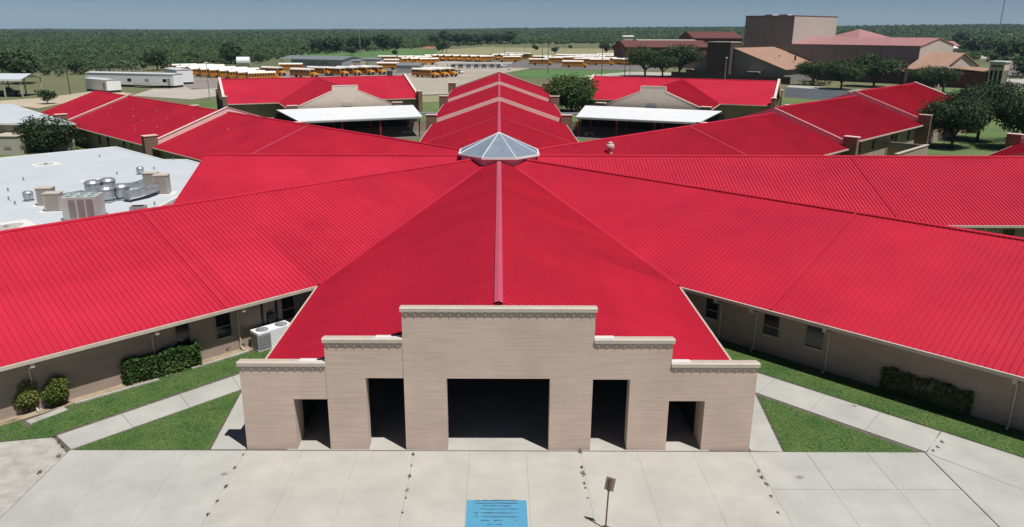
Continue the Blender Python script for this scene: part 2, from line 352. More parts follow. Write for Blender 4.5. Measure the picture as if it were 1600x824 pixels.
def parapet(parent, s, e, r, wd, up=0.75, piers=True, th=0.34, pier_top=1.45, cope=True):
    mb = MB(); z = lambda y: rz_(y, e, r, wd); ye = wd - .75 if piers else wd + .05
    pts = [(s - th / 2, -ye, z(ye) - .3), (s - th / 2, 0, r - .3), (s - th / 2, ye, z(ye) - .3), (s - th / 2, ye, z(ye) + up), (s - th / 2, 0, r + up), (s - th / 2, -ye, z(ye) + up)]
    for q in ((0, 1, 4, 5), (1, 2, 3, 4)): mb.prism([pts[k] for k in q], (th, 0, 0))
    fw = mb.build('parapet', 'parapet_skin', parent)
    mb = MB()
    for q in (((5, 4), (4, 3)) if cope else ()):
        a, b = Vector(pts[q[0]]), Vector(pts[q[1]])
        mb.prism([a + Vector((-.07, 0, 0)), b + Vector((-.07, 0, 0)), b + Vector((-.07, 0, .07)), a + Vector((-.07, 0, .07))], (th + .14, 0, 0))
    if cope: mb.build('coping', 'parapet_skin', fw)
    if piers:
        for sg in (-1, 1):
            mb = MB(); a, b = sorted((sg * (wd - .75), sg * (wd + .95)))
            mb.box(s - .42, s + .42, a, b, -1.6, e + pier_top, 0); mb.box(s - .5, s + .5, a - .07, b + .07, e + pier_top, e + pier_top + .1, 1)
            mb.build('pier', ['brown_brick', 'parapet_skin'], fw)
    return fw

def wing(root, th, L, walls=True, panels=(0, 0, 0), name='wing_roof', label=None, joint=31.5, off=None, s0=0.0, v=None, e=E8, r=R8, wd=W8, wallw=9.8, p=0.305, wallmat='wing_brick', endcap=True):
    """off: root-local origin; v: s at which the eave starts (valley); s0: start of the ridge"""
    loc = off or (0, 0, 0); vv = wd / TAN if v is None else v
    mb = MB(); dk = -.012
    for sg in (-1, 1):
        y_ = sg * wd
        mb.face([(s0, 0, r + dk), (L, 0, r + dk), (L, y_, e + dk), (vv, y_, e + dk)][::sg], 0)
        mb.face([(vv, y_, e + dk), (L, y_, e + dk), (L, y_, e - .22), (vv, y_, e - .22)][::sg], 1)
        wy = sg * (wallw - .05); vw = vv - (wd - wallw) / TAN if v is None else vv
        mb.face([(vv, y_, e - .22), (L, y_, e - .22), (L, wy, e - .22), (vw, wy, e - .22)][::sg], 2)
        if endcap: mb.face([(L, 0, r + dk), (L, 0, e - .2), (L, y_, e - .2), (L, y_, e + dk)][::sg], 1)
    roof = mb.build(name, ['red', 'tan_trim', 'soffit'], root, loc, th)
    if label: roof['label'] = label
    yend = lambda s: min(wd, (s - s0) * wd / max(vv - s0, 1e-6)) if vv > s0 else wd
    for sg in (-1, 1):
        ns = int((L - s0) / p); cnt = panels[0 if sg < 0 else 1]
        if cnt:
            first = panels[2]; i0 = int((first - s0) / p); cache = None
            lo = [s0 + i * p for i in range(i0)]; hi = [s0 + i * p for i in range(i0 + cnt, ns + 1) if s0 + i * p < L - .02]
            for i in range(i0, min(i0 + cnt, ns)):
                s = s0 + i * p; ya, yb = yend(s) - .0, yend(s + p)
                if ya >= wd - 1e-6 and abs(s - joint) > 1:
                    if cache is None: cache = panel_mesh(0, p, sg, ya, yb, .08, e, r, wd).mesh('roof_panel', 'red')
                    obj('roof_panel', cache, roof, (s, 0, 0))
                else: panel_mesh(s, p, sg, max(ya, .1), max(yb, .1), .08, e, r, wd).build('roof_panel', 'red', roof)
            ss = lo + hi
        else: ss = [s0 + i * p for i in range(ns + 1) if s0 + i * p < L - .02]
        if ss and s0 + 2 < L:
            m_ = ribs_mesh(ss, sg, lambda s: .08, yend, e, r, wd)
            if m_.v: q = m_.build('roof_seams', 'red', roof); q['kind'] = 'stuff'
        # gutter along the eave
        mb = MB(); a, b = sorted((sg * (wd + .004), sg * (wd + .12)))
        mb.box(vv + .05, L, a, b, e - .17, e + .0, 0); mb.build('gutter', 'tan_trim', roof)
        if joint and s0 + 3 < joint < L - 2:
            mb = MB(); z = lambda y: rz_(y, e, r, wd)
            mb.prism([(joint - .06, sg * .1, z(.1) + .02), (joint + .06, sg * .1, z(.1) + .02), (joint + .06, sg * wd, e + .02), (joint - .06, sg * wd, e + .02)], (0, 0, .07))
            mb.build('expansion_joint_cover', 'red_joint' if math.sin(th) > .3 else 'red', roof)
    mb = MB(); c_ = max(s0, 3.5) if s0 == 0 else s0
    for sg in (-1, 1):
        mb.face([(c_, 0, r + .11), (L, 0, r + .11), (L, sg * .18, r + .04), (c_, sg * .18, r + .04)][::sg])
        mb.face([(c_, sg * .18, r + .04), (L, sg * .18, r + .04), (L, sg * .18, r - .06), (c_, sg * .18, r - .06)][::sg])
    mb.build('ridge_cap', 'red_cap' if abs(math.cos(th)) < .1 and wd == W8 else 'red', roof)  # paler red on front and back caps paints in their sky reflection
    ws = []
    if walls:
        for sg in (-1, 1):
            mb = MB(); a, b = sorted((sg * wallw, sg * (wallw - .3))); st = (wallw / TAN + .02) if v is None else v
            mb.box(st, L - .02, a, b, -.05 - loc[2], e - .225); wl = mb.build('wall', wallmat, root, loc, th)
            ws.append(wl)
    return roof, ws

# ================================================================== the school
school = thing('school_building', 'red metal roofed school with wings radiating from a glass skylight and stepped brick entrance', 'building', tuple(C))
TH = dict(S=R(270), SW=R(225), SE=R(315), W=R(180), E=R(0), NW=R(135), NE=R(45), N=R(90))
FY = 29.65
LS = C.y - FY - 0.46
wing(school, TH['S'], LS, panels=(95, 95, 9.8), label='red seamed roof behind the stepped entrance front', joint=0, endcap=False)
_, w_sw = wing(school, TH['SW'], 78, panels=(0, 110, 11.0), label='long red seamed roof running to the left foreground')
_, w_se = wing(school, TH['SE'], 78, label='long smooth looking red roof running to the right foreground')
wing(school, TH['W'], 26.4, joint=0, label='short red roof ending at the white flat roof')
_, w_e = wing(school, TH['E'], 90, label='red seamed roof running level to the right edge')
_, w_nw = wing(school, TH['NW'], 103, label='red roof running back to the far left with small vents')
def stepped(k, cuts, step, label):
    walls = []; a = 0.0
    for i, b in enumerate(cuts):
        _, w_ = wing(school, TH[k], b, label=label + (', ' + ['nearest', 'middle', 'farthest'][i] + ' step'), s0=a, v=None if i == 0 else a, off=(0, 0, step * i), joint=31.5 if i == 0 else 0)
        walls.append(w_)
        q = parapet(school, b, E8, R8, W8, up=step + .02 if i < len(cuts) - 1 else .3, cope=i == len(cuts) - 1); q.rotation_euler = (0, 0, TH[k]); q.location = (0, 0, step * i); a = b
    return walls
w_ne = stepped('NE', (53.0, 81.0, 108.0), .72, 'red roof running back to the far right')
stepped('N', (55.0, 83.0, 111.0), .62, 'dark red roof running straight back')
for s in (52.0, 87.0):
    q = parapet(school, s, E8, R8, W8, up=.2 if s > 80 else .65); q.rotation_euler = (0, 0, TH['NW'])
# cross wing beyond the right ridge
cx_ = Vector((75.5, 94.5, 0)) - C
wing(school, R(225), 20.0, off=tuple(cx_), v=0.0, s0=0.0, joint=0, label='red cross roof at the far right behind the level ridge')
q = parapet(school, 0.0, E8, R8, W8); q.rotation_euler = (0, 0, R(225)); q.location = cx_
# valley flashings
for k in range(8):
    th = R(22.5 + 45 * k); d = Vector((math.cos(th), math.sin(th), 0)); n = Vector((-d.y, d.x, 0)); mb = MB()
    r0, r1 = 3.75, W8 / math.sin(math.pi / 8)
    zz = lambda r_: R8 - (R8 - E8) * (r_ * math.sin(math.pi / 8)) / W8 + .075
    a, b = d * r0, d * r1
    mb.face([a + n * -.17 + Vector((0, 0, zz(r0))), b + n * -.17 + Vector((0, 0, zz(r1))), b + n * .17 + Vector((0, 0, zz(r1))), a + n * .17 + Vector((0, 0, zz(r0)))])
    mb.build('valley_flashing', 'red', school)
# windows and downspouts
for a, b in ((33.34, 34.07), (31.0, 31.84), (27.0, 27.8)): window(w_sw[1], 0, a, b, 1.02, 2.5, 9.8, 1)
for a, b in ((30.84, 31.72), (33.27, 34.2), (27.2, 28.0)): window(w_se[0], 0, a, b, 1.18, 2.35, -9.8, -1)
for s in (35.3, 30.55, 41.0, 46.5): downspout(school, s, 1, W8, 9.8, E8).rotation_euler = (0, 0, TH['SW'])
for s in (30.4, 34.5, 28.2, 43.0): downspout(school, s, -1, W8, 9.8, E8).rotation_euler = (0, 0, TH['SE'])
for s in (60.5, 63.3, 69.5, 73, 80, 84, 89): window(w_nw[1], 0, s, s + .9, .9, 2.4, 9.8, 1)
for s in (58, 63, 70, 71.6, 77): window(w_ne[1][0], 0, s, s + 1.0, .9, 2.4, -9.8, -1)
for s in (86, 92, 100): window(w_ne[2][0], 0, s, s + 1.0, .9, 2.4, -9.8, -1)
for s in (35, 40, 46, 49, 55, 61, 64): window(w_e[0], 0, s, s + .9, 1.0, 2.4, -9.8, -1)
for s in (38, 44, 52, 58, 66): downspout(school, s, -1, W8, 9.8, E8)
# recessed dark doorway panel and service cabinet on the left wing wall
mb = MB(); mb.box(29.0, 29.12, 9.8, 9.86, 0.2, 2.65); mb.box(28.1, 28.22, 9.8, 9.86, .2, 2.65); mb.box(28.4, 28.8, 9.8, 10.0, 1.0, 1.7)
mb.build('conduit', 'black', w_sw[1])

# roof vents on the far left roof, one turbine vent on the far right roof, small ones in front
def roof_local(th, s, y): return Vector((s * math.cos(th) - y * math.sin(th), s * math.sin(th) + y * math.cos(th), rz_(y, E8, R8, W8)))
vm = MB(); vm.lathe([(.07, -.1), (.07, .18), (.12, .18), (.12, .25)], n=8); vme = vm.mesh('roof_vent', 'tan_trim')
for s, y in ((56, 3.0), (60, 6.5), (62, 4.2), (66, 7.4), (69, 2.8), (72, 5.1), (76, 3.6), (80, 6.0), (63.5, 8.2), (83, 4.4), (84, 7.2), (44, 4), (67, 5.8)):
    obj('roof_vent', vme, school, roof_local(TH['NW'], s, y), scale=(.8, .8, .7))
vm2 = MB(); vm2.lathe([(.06, -.1), (.06, .16), (.10, .16), (.10, .22)], n=8); obj('roof_vent', vm2.mesh('roof_vent', 'red_cap'), school, roof_local(TH['SW'], 43.5, 4.2))
P = G(953, 242, 5.55) - C; mb = MB()
mb.box(-.4, .4, -.4, .4, -.6, .12, 0); mb.lathe([(.24, .1), (.24, .55), (.38, .62), (.42, .8), (.38, .98), (.26, 1.08), (.26, 1.2), (.12, 1.28)], n=12, mi=1)
mb.build('turbine_vent', ['red', 'tan_trim'], school, P)

# ---------------------------------------------------------------- skylight
sky_root = MB()
def octo(rad, z, ph=22.5): return [Vector((rad * math.cos(R(ph + 45 * k)), rad * math.sin(R(ph + 45 * k)), z)) for k in range(8)]
b0, b1 = octo(3.55, 4.6), octo(3.55, 6.86)
for k in range(8): sky_root.face([b0[k], b0[(k + 1) % 8], b1[(k + 1) % 8], b1[k]])
sl_ = sky_root.build('skylight', 'parapet_skin', school); sl_['label'] = 'octagonal glass pyramid skylight on the hub'
mb = MB(); a, b, c_, d_ = octo(3.86, 6.80), octo(3.86, 6.98), octo(3.5, 6.98), octo(3.5, 6.80)
for k in range(8):
    j = (k + 1) % 8
    mb.face([a[k], a[j], b[j], b[k]]); mb.face([b[k], b[j], c_[j], c_[k]]); mb.face([d_[k], d_[j], a[j], a[k]])
mb.build('curb_ring', 'white_metal', sl_)
ap = Vector((0, 0, 8.66)); o1 = octo(3.72, 7.0)
for k in range(8):
    j = (k + 1) % 8; mb = MB(); mb.face([o1[k], o1[j], ap]); mb.face([o1[j] - Vector((0, 0, .03)), o1[k] - Vector((0, 0, .03)), ap - Vector((0, 0, .03))])
    mb.build('pane', 'sky_glass', sl_)
    mb = MB(); mb.tube(o1[k] + Vector((0, 0, .0)), ap + Vector((0, 0, .02)), .042, .032, n=5); mb.build('mullion', 'white_metal', sl_)

# ---------------------------------------------------------------- stepped entrance front
OFF = tuple(-C)
def wpart(mb, name, m, parent=school):
    o = mb.build(name, m, parent); o.location = OFF; return o
secs = [(-10.88, -7.25, 3.96, (-8.70, -7.25, 2.42), .02), (-7.25, -3.98, 5.04, (-5.59, -3.98, 3.42), .0), (-3.98, 3.98, 6.42, (-2.18, 2.18, 3.42), -.02),
        (3.98, 7.25, 5.04, (3.98, 5.55, 3.38), .0), (7.25, 10.88, 3.96, (7.25, 8.78, 2.38), .02)]
TW, TDS = .45, (1.3, .62, .55, .62, 1.3)
for i, (x0, x1, zt, (o0, o1_, oz), dy) in enumerate(secs):
    mb = MB(); y0 = FY + dy; TD = TDS[i]
    for a, b in ((x0, o0), (o1_, x1)):
        if b - a > .05:
            mb.box(a, b, y0, y0 + TW, 0, zt); mb.box(a + .002, b - .002, y0 + TW, y0 + TD, 0, oz)
    mb.box(o0, o1_, y0, y0 + TW, oz, zt)
    sec = wpart(mb, 'facade_section', 'tan_brick')
    cp = MB(); xa, xb = (x0 - .07 if i in (0, 2) else x0), (x1 + .07 if i in (2, 4) else x1)
    if i == 1: xa -= .07
    if i == 3: xb += .07
    cp.prism([(xa, y0 - .08, zt), (xa, y0 + TW + .04, zt), (xa, y0 + TW + .04, zt + .10), (xa, y0 + .0, zt + .19), (xa, y0 - .08, zt + .15)], (xb - xa, 0, 0))
    mat_c = 'tan_trim'
    c = cp.build('coping', mat_c, sec)
    nb = int((x1 - x0) / .355); dm = MB(); dm.box(-.022, .022, -.05, 0, -.16, 0); dm.box(-.09, .022, -.05, 0, -.04, 0)
    dme = dm.mesh('dentil', 'tan_trim')
    for k in range(nb): obj('dentil', dme, sec, (x0 + (k + .5) * (x1 - x0) / nb, y0, zt - .005))
    if i in (0, 1, 3, 4):
        inner = x1 if i < 2 else x0; sgn = -1 if i < 2 else 1; fl = MB(); ln = 1.15 if i in (0, 1) else .85
        a, b = sorted((inner + sgn * .02, inner + sgn * ln))
        fl.prism([(a, y0 - .0, zt + .21), (a, y0 + TW + .05, zt + .125), (a, y0 + TW + .05, zt + .10), (a, y0 - .0, zt + .18)], (b - a, 0, 0))
        fl.build('flashing', 'white_patch', sec)
# porch behind the openings
mb = MB(); mb.box(-8.8, 8.8, 37.0, 37.2, 0, 3.5); mb.build('porch_back_wall', 'shade_inside', school, OFF)
mb = MB(); mb.box(-8.78, 8.78, FY + TW + .03, 37.0, 3.45, 3.5); mb.build('porch_ceiling', 'shade_inside', school, OFF)
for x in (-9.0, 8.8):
    mb = MB(); mb.box(x, x + .2, FY + 1.4, 37.0, 0, 3.42); mb.build('porch_side_wall', 'shade_inside', school, OFF)
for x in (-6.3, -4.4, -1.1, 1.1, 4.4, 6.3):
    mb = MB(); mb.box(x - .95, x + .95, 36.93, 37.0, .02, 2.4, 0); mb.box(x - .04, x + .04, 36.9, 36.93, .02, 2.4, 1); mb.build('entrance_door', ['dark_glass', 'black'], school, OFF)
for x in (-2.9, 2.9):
    mb = MB(); mb.tube((x, 33.6, 0), (x, 33.6, 3.45), .2, n=10); mb.build('porch_column', 'shade_inside', school, OFF)

# ================================================================== the two classroom pods behind, with white canopies
def pod(th, toff, label, right):
    base = C + Vector((-math.sin(th) * toff, math.cos(th) * toff, 0))
    root = thing('classroom_pod', label, 'building', tuple(base), th, 'classroom pods behind the hub')
    e, r, wd = 3.25, 7.3, 11.0
    # main roof: ridge along local y at x=109
    roof, ws = wing(root, R(90), 19.7, off=(109, 0, 0), v=-19.7, s0=-19.7, e=e, r=r, wd=wd, wallw=10.0, joint=0, label='main red roof slope')
    mb = MB()
    for s in (-19.7, 19.7):
        q = parapet(root, s, e, r, wd, up=.4); q.location = (109, 0, 0); q.rotation_euler = (0, 0, R(90))
    # cross gable towards the hub
    hw = 9.6; e2 = r - (r - e) * hw / wd - .0
    roof2, ws2 = wing(root, R(180), 30.2, off=(109, 0, 0), v=wd, s0=0.0, e=e, r=r - .02, wd=hw + .0, wallw=8.9, joint=0, name='cross_roof', label='cross gable roof facing the hub')
    mb = MB(); x = 78.6
    prof = [(-hw - .2, 0), (hw + .2, 0), (hw + .2, e + .35), (2.25, r - .95 + .35), (2.25, r + .25), (-2.25, r + .25), (-2.25, r - .95 + .35), (-hw - .2, e + .35)]
    mb.prism([(x, y, z) for y, z in prof], (.3, 0, 0)); gw = mb.build('gable_wall', 'gable_tan', root)
    gw['label'] = 'stepped tan gable wall'
    cpb = MB()
    segs = [((-hw - .2, e + .35), (-2.25, r - .6)), ((-2.25, r - .6), (-2.25, r + .25)), ((-2.25, r + .25), (2.25, r + .25)), ((2.25, r + .25), (2.25, r - .6)), ((2.25, r - .6), (hw + .2, e + .35))]
    for (ya, za), (yb, zb) in segs:
        dv = Vector((0, yb - ya, zb - za)).normalized(); nv = Vector((0, -dv.z, dv.y))
        a, b = Vector((x - .06, ya, za)), Vector((x - .06, yb, zb))
        cpb.prism([a, b, b + nv * .1, a + nv * .1], (.42, 0, 0))
    cpb.build('coping', 'parapet_skin', gw)
    vb = MB(); vb.box(x - .05, x, -1.0 + right * .2, .9 + right * .2, 3.9, 4.7); vb.build('vent', 'grey_metal' if right > 0 else 'tan_trim', gw)
    for sg in (-1, 1):
        a, b = sorted((sg * (hw - .9), sg * (hw + .9))); pb = MB(); pb.box(x - .35, x + .5, a, b, 0, e + 1.05, 0); pb.box(x - .42, x + .57, a - .06, b + .06, e + 1.05, e + 1.14, 1)
        pb.build('pier', ['brown_brick', 'parapet_skin'], gw)
    # white canopy between gable and hub
    cb = MB(); ya, yb = -12.2, 12.5
    if right < 0: pts = [(61.5, ya + 3.0, 3.35), (61.5, yb - 1.5, 3.35), (77.15, yb, 3.75), (77.15, ya, 3.75)]
    else: pts = [(61.5, -yb + 1.5, 3.35), (61.5, -ya - 3.0, 3.35), (77.15, -ya, 3.75), (77.15, -yb, 3.75)]
    cb.prism(pts, (0, 0, .12)); can = cb.build('canopy', 'canopy_white', root)
    fb = MB(); fb.prism([Vector(pts[0]) + Vector((-.03, 0, -.22)), Vector(pts[1]) + Vector((-.03, 0, -.22)), Vector(pts[1]) + Vector((-.03, 0, .02)), Vector(pts[0]) + Vector((-.03, 0, .02))], (.1, 0, 0)); fb.build('fascia', 'grey_metal', can)
    for f_ in (0.02, .35, .66, .98):
        for xx, t_ in ((62.0, 0), (69.0, 1)):
            p0 = Vector(pts[0]).lerp(Vector(pts[1]), f_); pb = MB(); pb.box(xx - .1, xx + .1, p0.y - .1, p0.y + .1, 0, 3.38); pb.build('post', 'red_post', can)
    db = MB(); db.box(77.2, 77.4, -13.0, 13.0, 0, 3.3); db.build('recessed_wall', 'shade_inside', root)  # near-black wall paints in the shade under the canopy
    sb = MB(); sb.box(60.5, 77.2, -13, 13, .0, .06); sb.build('slab', 'asphalt', root)  # asphalt colour darkens the floor to deepen the canopy shade
    return root
pod(R(112.5), -2.4, 'classroom block with bright red roof left of the long stepped roof, white canopy in front', -1)
pod(R(67.5), 2.4, 'classroom block with bright red roof right of the round green tree, white canopy in front', 1)

# ================================================================== forecourt: slabs, lawns, paths
sheet('campus_lawn', [(-95, 8), (100, 8), (110, 100), (95, 215), (-62, 215), (-100, 150)], 0.0, 'turf_far')
struct_root = bpy.data.objects.new('forecourt', None); COL.objects.link(struct_root); struct_root['kind'] = 'structure'
mb = MB(); mb.face([(-60, 10, .004), (60, 10, .004), (60, 29.55, .004), (-60, 29.55, .004)]); mb.build('joint_bed', 'joint_dirt', struct_root)
xs = [-18.5, -16.1, -13.4, -10.87, -8.45, -6.05, -3.62, -1.23, 1.21, 3.58, 6.0, 8.42, 10.85, 13.3, 15.9, 18.4]
def slab(parent, pts, m='concrete', z=.035, g=.012, name='slab'):
    c = Vector((sum(p[0] for p in pts) / len(pts), sum(p[1] for p in pts) / len(pts))); P = []
    for p in pts:
        d = Vector((p[0], p[1])) - c; P.append(c + d * (1 - g / max(d.length, .1)))
    m_ = MB(); m_.prism([(p.x, p.y, -.1) for p in P], (0, 0, .1 + z)); return m_.build(name, m, parent)
for i in range(len(xs) - 1):
    grey = xs[i] < -11 or xs[i] >= 10.8
    for ya, yb in (((26.7, 29.53), (20.5, 26.7), (12, 20.5)) if xs[i] > 10 else ((21.5, 29.53), (12, 21.5))):
        slab(struct_root, [(xs[i], ya), (xs[i + 1], ya), (xs[i + 1], yb), (xs[i], yb)], 'concrete_grey' if grey else 'concrete')
sheet('bare_soil', [(-30, 20), (-24, 24), (-18, 29.5), (18, 29.5), (24, 24), (32, 20), (33, 24.5), (14, 44.5), (10.5, 46), (-10.5, 46), (-14, 44.5), (-33, 25)], .008, 'joint_dirt')
# left corner of old rough paving, right hand slabs that follow the path
slab(struct_root, [(-60, 12), (-18.52, 12), (-18.52, 29.3), (-19.8, 30.6), (-22.3, 30.1), (-40, 22)], 'concrete_old', z=.03)
slab(struct_root, [(18.42, 12), (32, 12), (32, 17), (20.92, 26.6), (18.45, 29.52)], 'concrete_grey')
slab(struct_root, [(18.47, 29.54), (20.93, 26.61), (22.66, 28.84), (20.15, 31.35)], 'concrete_grey', z=.032)
slab(struct_root, [(20.92, 26.62), (32, 17.02), (30, 21.9), (22.68, 28.84)], 'concrete_grey', z=.032)
# diagonal paths along the wings
def strip(a, b, c, d, n, m='concrete_grey'):
    for k in range(n):
        t0, t1 = k / n, (k + 1) / n; L_ = lambda p, q, t: (p[0] + (q[0] - p[0]) * t, p[1] + (q[1] - p[1]) * t)
        slab(struct_root, [L_(a, b, t0), L_(a, b, t1), L_(d, c, t1), L_(d, c, t0)], m, z=.032)
strip((-18.5, 29.6), (-11.2, 37.35), (-12.0, 39.0), (-19.75, 30.75), 4)
strip((18.55, 29.55), (11.2, 37.0), (12.6, 38.7), (20.1, 31.35), 4)
# pads beside the facade
slab(struct_root, [(-12.45, 29.62), (-10.95, 29.62), (-10.95, 35.2), (-12.9, 35.45)], 'concrete_grey')
slab(struct_root, [(10.95, 29.62), (12.3, 29.55), (12.85, 35.0), (10.95, 34.6)], 'concrete_grey')
slab(struct_root, [(-9.15, 29.6), (9.15, 29.6), (9.15, 36.9), (-9.15, 36.9)], 'concrete', z=.03, name='porch_floor')
def lawn(name, pts, z=.03):
    return sheet(name, pts, z, 'turf', thick=.1)
lawn_L = [(-18.35, 29.6), (-12.55, 29.66), (-12.98, 35.35)]
lawn_R = [(12.4, 29.58), (18.2, 29.5), (12.98, 34.85)]
strip_L = [(-19.9, 30.95), (-12.1, 39.2), (-12.6, 40.6), (-14.2, 40.15), (-21.6, 32.6), (-21.3, 31.5)]
strip_L2 = [(-30.0, 22.7), (-22.3, 30.7), (-21.75, 31.6), (-22.4, 32.35), (-31.5, 23.4)]
strip_R = [(20.3, 31.35), (12.7, 38.9), (12.3, 42.6), (13.3, 43.0), (23.2, 32.9), (32, 24.0), (30, 21.9)]
lawns = [lawn_L, lawn_R, strip_L, strip_L2, strip_R, [(-22.3, 30.2), (-19.9, 30.7), (-19.95, 30.95), (-21.25, 31.5), (-21.7, 31.6)]]
for p in lawns: lawn('lawn', p)
# bed and low concrete edging at the foot of the left wing
sheet('planting_bed', [(-31.5, 24.5), (-31.0, 23.4), (-13.9, 40.5), (-13.0, 42.6), (-14.9, 41.6)], .034, 'soil')
def edging(pts, wd_=.16, z=.1):
    m_ = MB()
    for a, b in zip(pts, pts[1:]):
        a, b = Vector((*a, 0)), Vector((*b, 0)); d = (b - a).normalized(); n = Vector((-d.y, d.x, 0)) * wd_ / 2
        m_.prism([a - n, b - n, b + n, a + n], (0, 0, z))
    o = m_.build('edging', 'concrete_old', None); o['kind'] = 'structure'
edging([(-20.55, 33.8), (-17.6, 36.5)]); edging([(-16.4, 37.85), (-14.1, 40.2)]); edging([(-21.7, 31.9), (-20.7, 33.3)], .45, .07)
# drain covers
for px, py, r_ in ((350, 743, .17), (1250, 748, .17), (1335, 636, .16)):
    p = G(px, py); root = thing('drain_cover', 'round drain cover in a square frame, ' + {350: 'in the left paving near the entrance', 1250: 'in the right forecourt paving', 1335: 'on the right diagonal path'}[px], 'drain cover', (p.x, p.y, .036))
    m_ = MB(); m_.box(-.22, .22, -.22, .22, -.02, .006); m_.build('frame', 'concrete_old', root)
    m_ = MB(); m_.lathe([(r_ * .7, 0), (r_ * .7, .016), (r_ * .55, .02)], n=14); m_.build('lid', 'fin_grey', root)
# blue painted square with worn lines
bp_ = MB(); bp_.box(-1.2, 1.1, 20.5, 25.9, .036, .040); blue = bp_.build('painted_square', 'blue_paint'); tag(blue, 'bright blue painted square with worn dark lines on the forecourt', 'road marking')
r2 = random.Random(3)
for k, (px0, px1, py) in enumerate(((741, 751, 784), (751, 811, 783.5), (741, 811, 788), (753, 800, 792), (748, 810, 797), (750, 813, 803), (741, 748, 803), (752, 811, 809), (742, 748, 808), (750, 766, 815), (770, 785, 815), (803, 806, 815), (760, 770, 821), (775, 785, 821))):
    a, b = G(px0, py), G(px1, py); m_ = MB(); n = 9; top = []; bot = []
    for i in range(n + 1):
        t = i / n; x = a.x + (b.x - a.x) * t; hh = .028 * (1 if 0 < i < n else .2) * r2.uniform(.5, 1.5); y = a.y + r2.uniform(-.012, .012)
        top.append((x, y + hh, .0425)); bot.append((x, y - hh, .0425))
    m_.face(bot + top[::-1]); m_.build('worn_line', 'worn_paint', blue)
# sign post seen from behind
p = G(946, 828)
sg_ = thing('sign_post', 'thin dark post with small sign plates seen from behind on the forecourt', 'sign', (p.x, p.y, .035))
m_ = MB(); m_.tube((0, 0, 0), (.06, .03, 2.1), .03, n=8); m_.build('post', 'rust', sg_)
m_ = MB(); m_.box(-.17, .17, -.012, .012, -.26, .26); q = m_.build('plate', 'sign_back', sg_); q.location = (.09, .06, 1.84); q.rotation_euler = (R(-4), R(8), R(-20))
m_ = MB(); m_.box(-.05, .05, -.05, -.018, -.28, .2); m2 = m_.build('bracket', 'rust', sg_); m2.location = (.09, .06, 1.84); m2.rotation_euler = (R(-4), R(6), R(-20))
m_ = MB(); m_.lathe([(.16, 0), (.16, .05), (.10, .09), (.05, .1)], n=12); m_.build('base', 'rust', sg_)

# weeds in the joints
wcount = {}
def weed(px, py, s, where):
    s *= .5; wcount[where] = wcount.get(where, 0) + 1; p = G(px, py); n = 46; P = rng.normal(size=(n, 3)) * np.array([.05, .09, .02]) * s + np.array([0, 0, .03 * s + .01]); P[:, 2] = np.abs(P[:, 2])
    V, F = cards(P, rng.uniform(.02, .05, n) * s); me = np_mesh('weed', V, F, 'weed_leaf'); o = obj('weed', me, None, (p.x, p.y, .035))
    tag(o, 'weed tuft, ' + ['first', 'second', 'third', 'fourth', 'fifth', 'sixth'][wcount[where] - 1] + ' from the top in ' + where, 'weed', 'weeds in the paving joints')
for px, py, s in ((646, 712, 1.3), (643, 729, .8), (640, 746, 1.5), (636, 768, 1.1), (634, 780, .8), (629, 803, .9)): weed(px, py, s, 'the paving joint left of the blue square')
for px, py, s in ((906, 707, 1.8), (909, 732, 1.2), (911, 742, 1.8), (913, 757, 1.1), (915, 764, .9), (918, 780, .7)): weed(px, py, s, 'the paving joint left of the sign post')
for px, py, s in ((380, 712, 1), (367, 733, 1.2), (353, 762, 1.6), (340, 785, 1.2), (325, 806, 1.4)): weed(px, py, s, 'the joint below the front\'s left end')
for px, py, s in ((1185, 738, 1.4), (1190, 748, 1.5), (1197, 758, 1.3), (1205, 778, 1.2), (1215, 803, 1)): weed(px, py, s, 'the joint below the front\'s right end')
for px, py, s in ((80, 676, 1.3), (85, 684, 1.6), (92, 692, 1.5), (98, 700, 1.4), (92, 715, 1.8), (63, 740, 1.6)): weed(px, py, s, 'the rough paving at the left edge')
for px, py, s in ((1472, 692, 1.3), (1465, 700, 1.2), (1458, 706, 1.1)): weed(px, py, s, 'the right diagonal path')

# grass blades over the near lawns
def in_poly(P, poly):
    x, y = P[:, 0], P[:, 1]; ins = np.zeros(len(P), bool); n = len(poly)
    for i in range(n):
        (x1, y1), (x2, y2) = poly[i], poly[(i + 1) % n]
        c = ((y1 > y) != (y2 > y)) & (x < (x2 - x1) * (y - y1) / ((y2 - y1) + 1e-12) + x1); ins ^= c
    return ins
VB = []; FB = []; nv = 0
for poly in lawns:
    a = np.array(poly); lo, hi = a.min(0) - .06, a.max(0) + .06; n = int(np.prod(hi - lo) * 420)
    P = rng.uniform(lo, hi, size=(n, 2)); jit = rng.normal(size=P.shape) * .05; P = P[in_poly(P, poly)]; P = P + rng.normal(size=P.shape) * .065
    n = len(P); t = rng.uniform(0, 2 * np.pi, n); hgt = rng.uniform(.012, .045, n); wv = rng.uniform(.012, .026, n)
    lean = rng.normal(size=(n, 2)) * .045
    b = np.column_stack([P, np.full(n, .03)]); dx = np.column_stack([np.cos(t) * wv, np.sin(t) * wv, np.zeros(n)])
    top = b + np.column_stack([lean, hgt]); VB.append(np.stack([b - dx, b + dx, top], 1).reshape(-1, 3)); FB.append(np.arange(3 * n).reshape(n, 3) + nv); nv += 3 * n
o = obj('grass', np_mesh('grass', np.vstack(VB), np.vstack(FB), 'blade')); tag(o, 'mown green grass of the lawns beside the entrance', None, None, 'stuff')

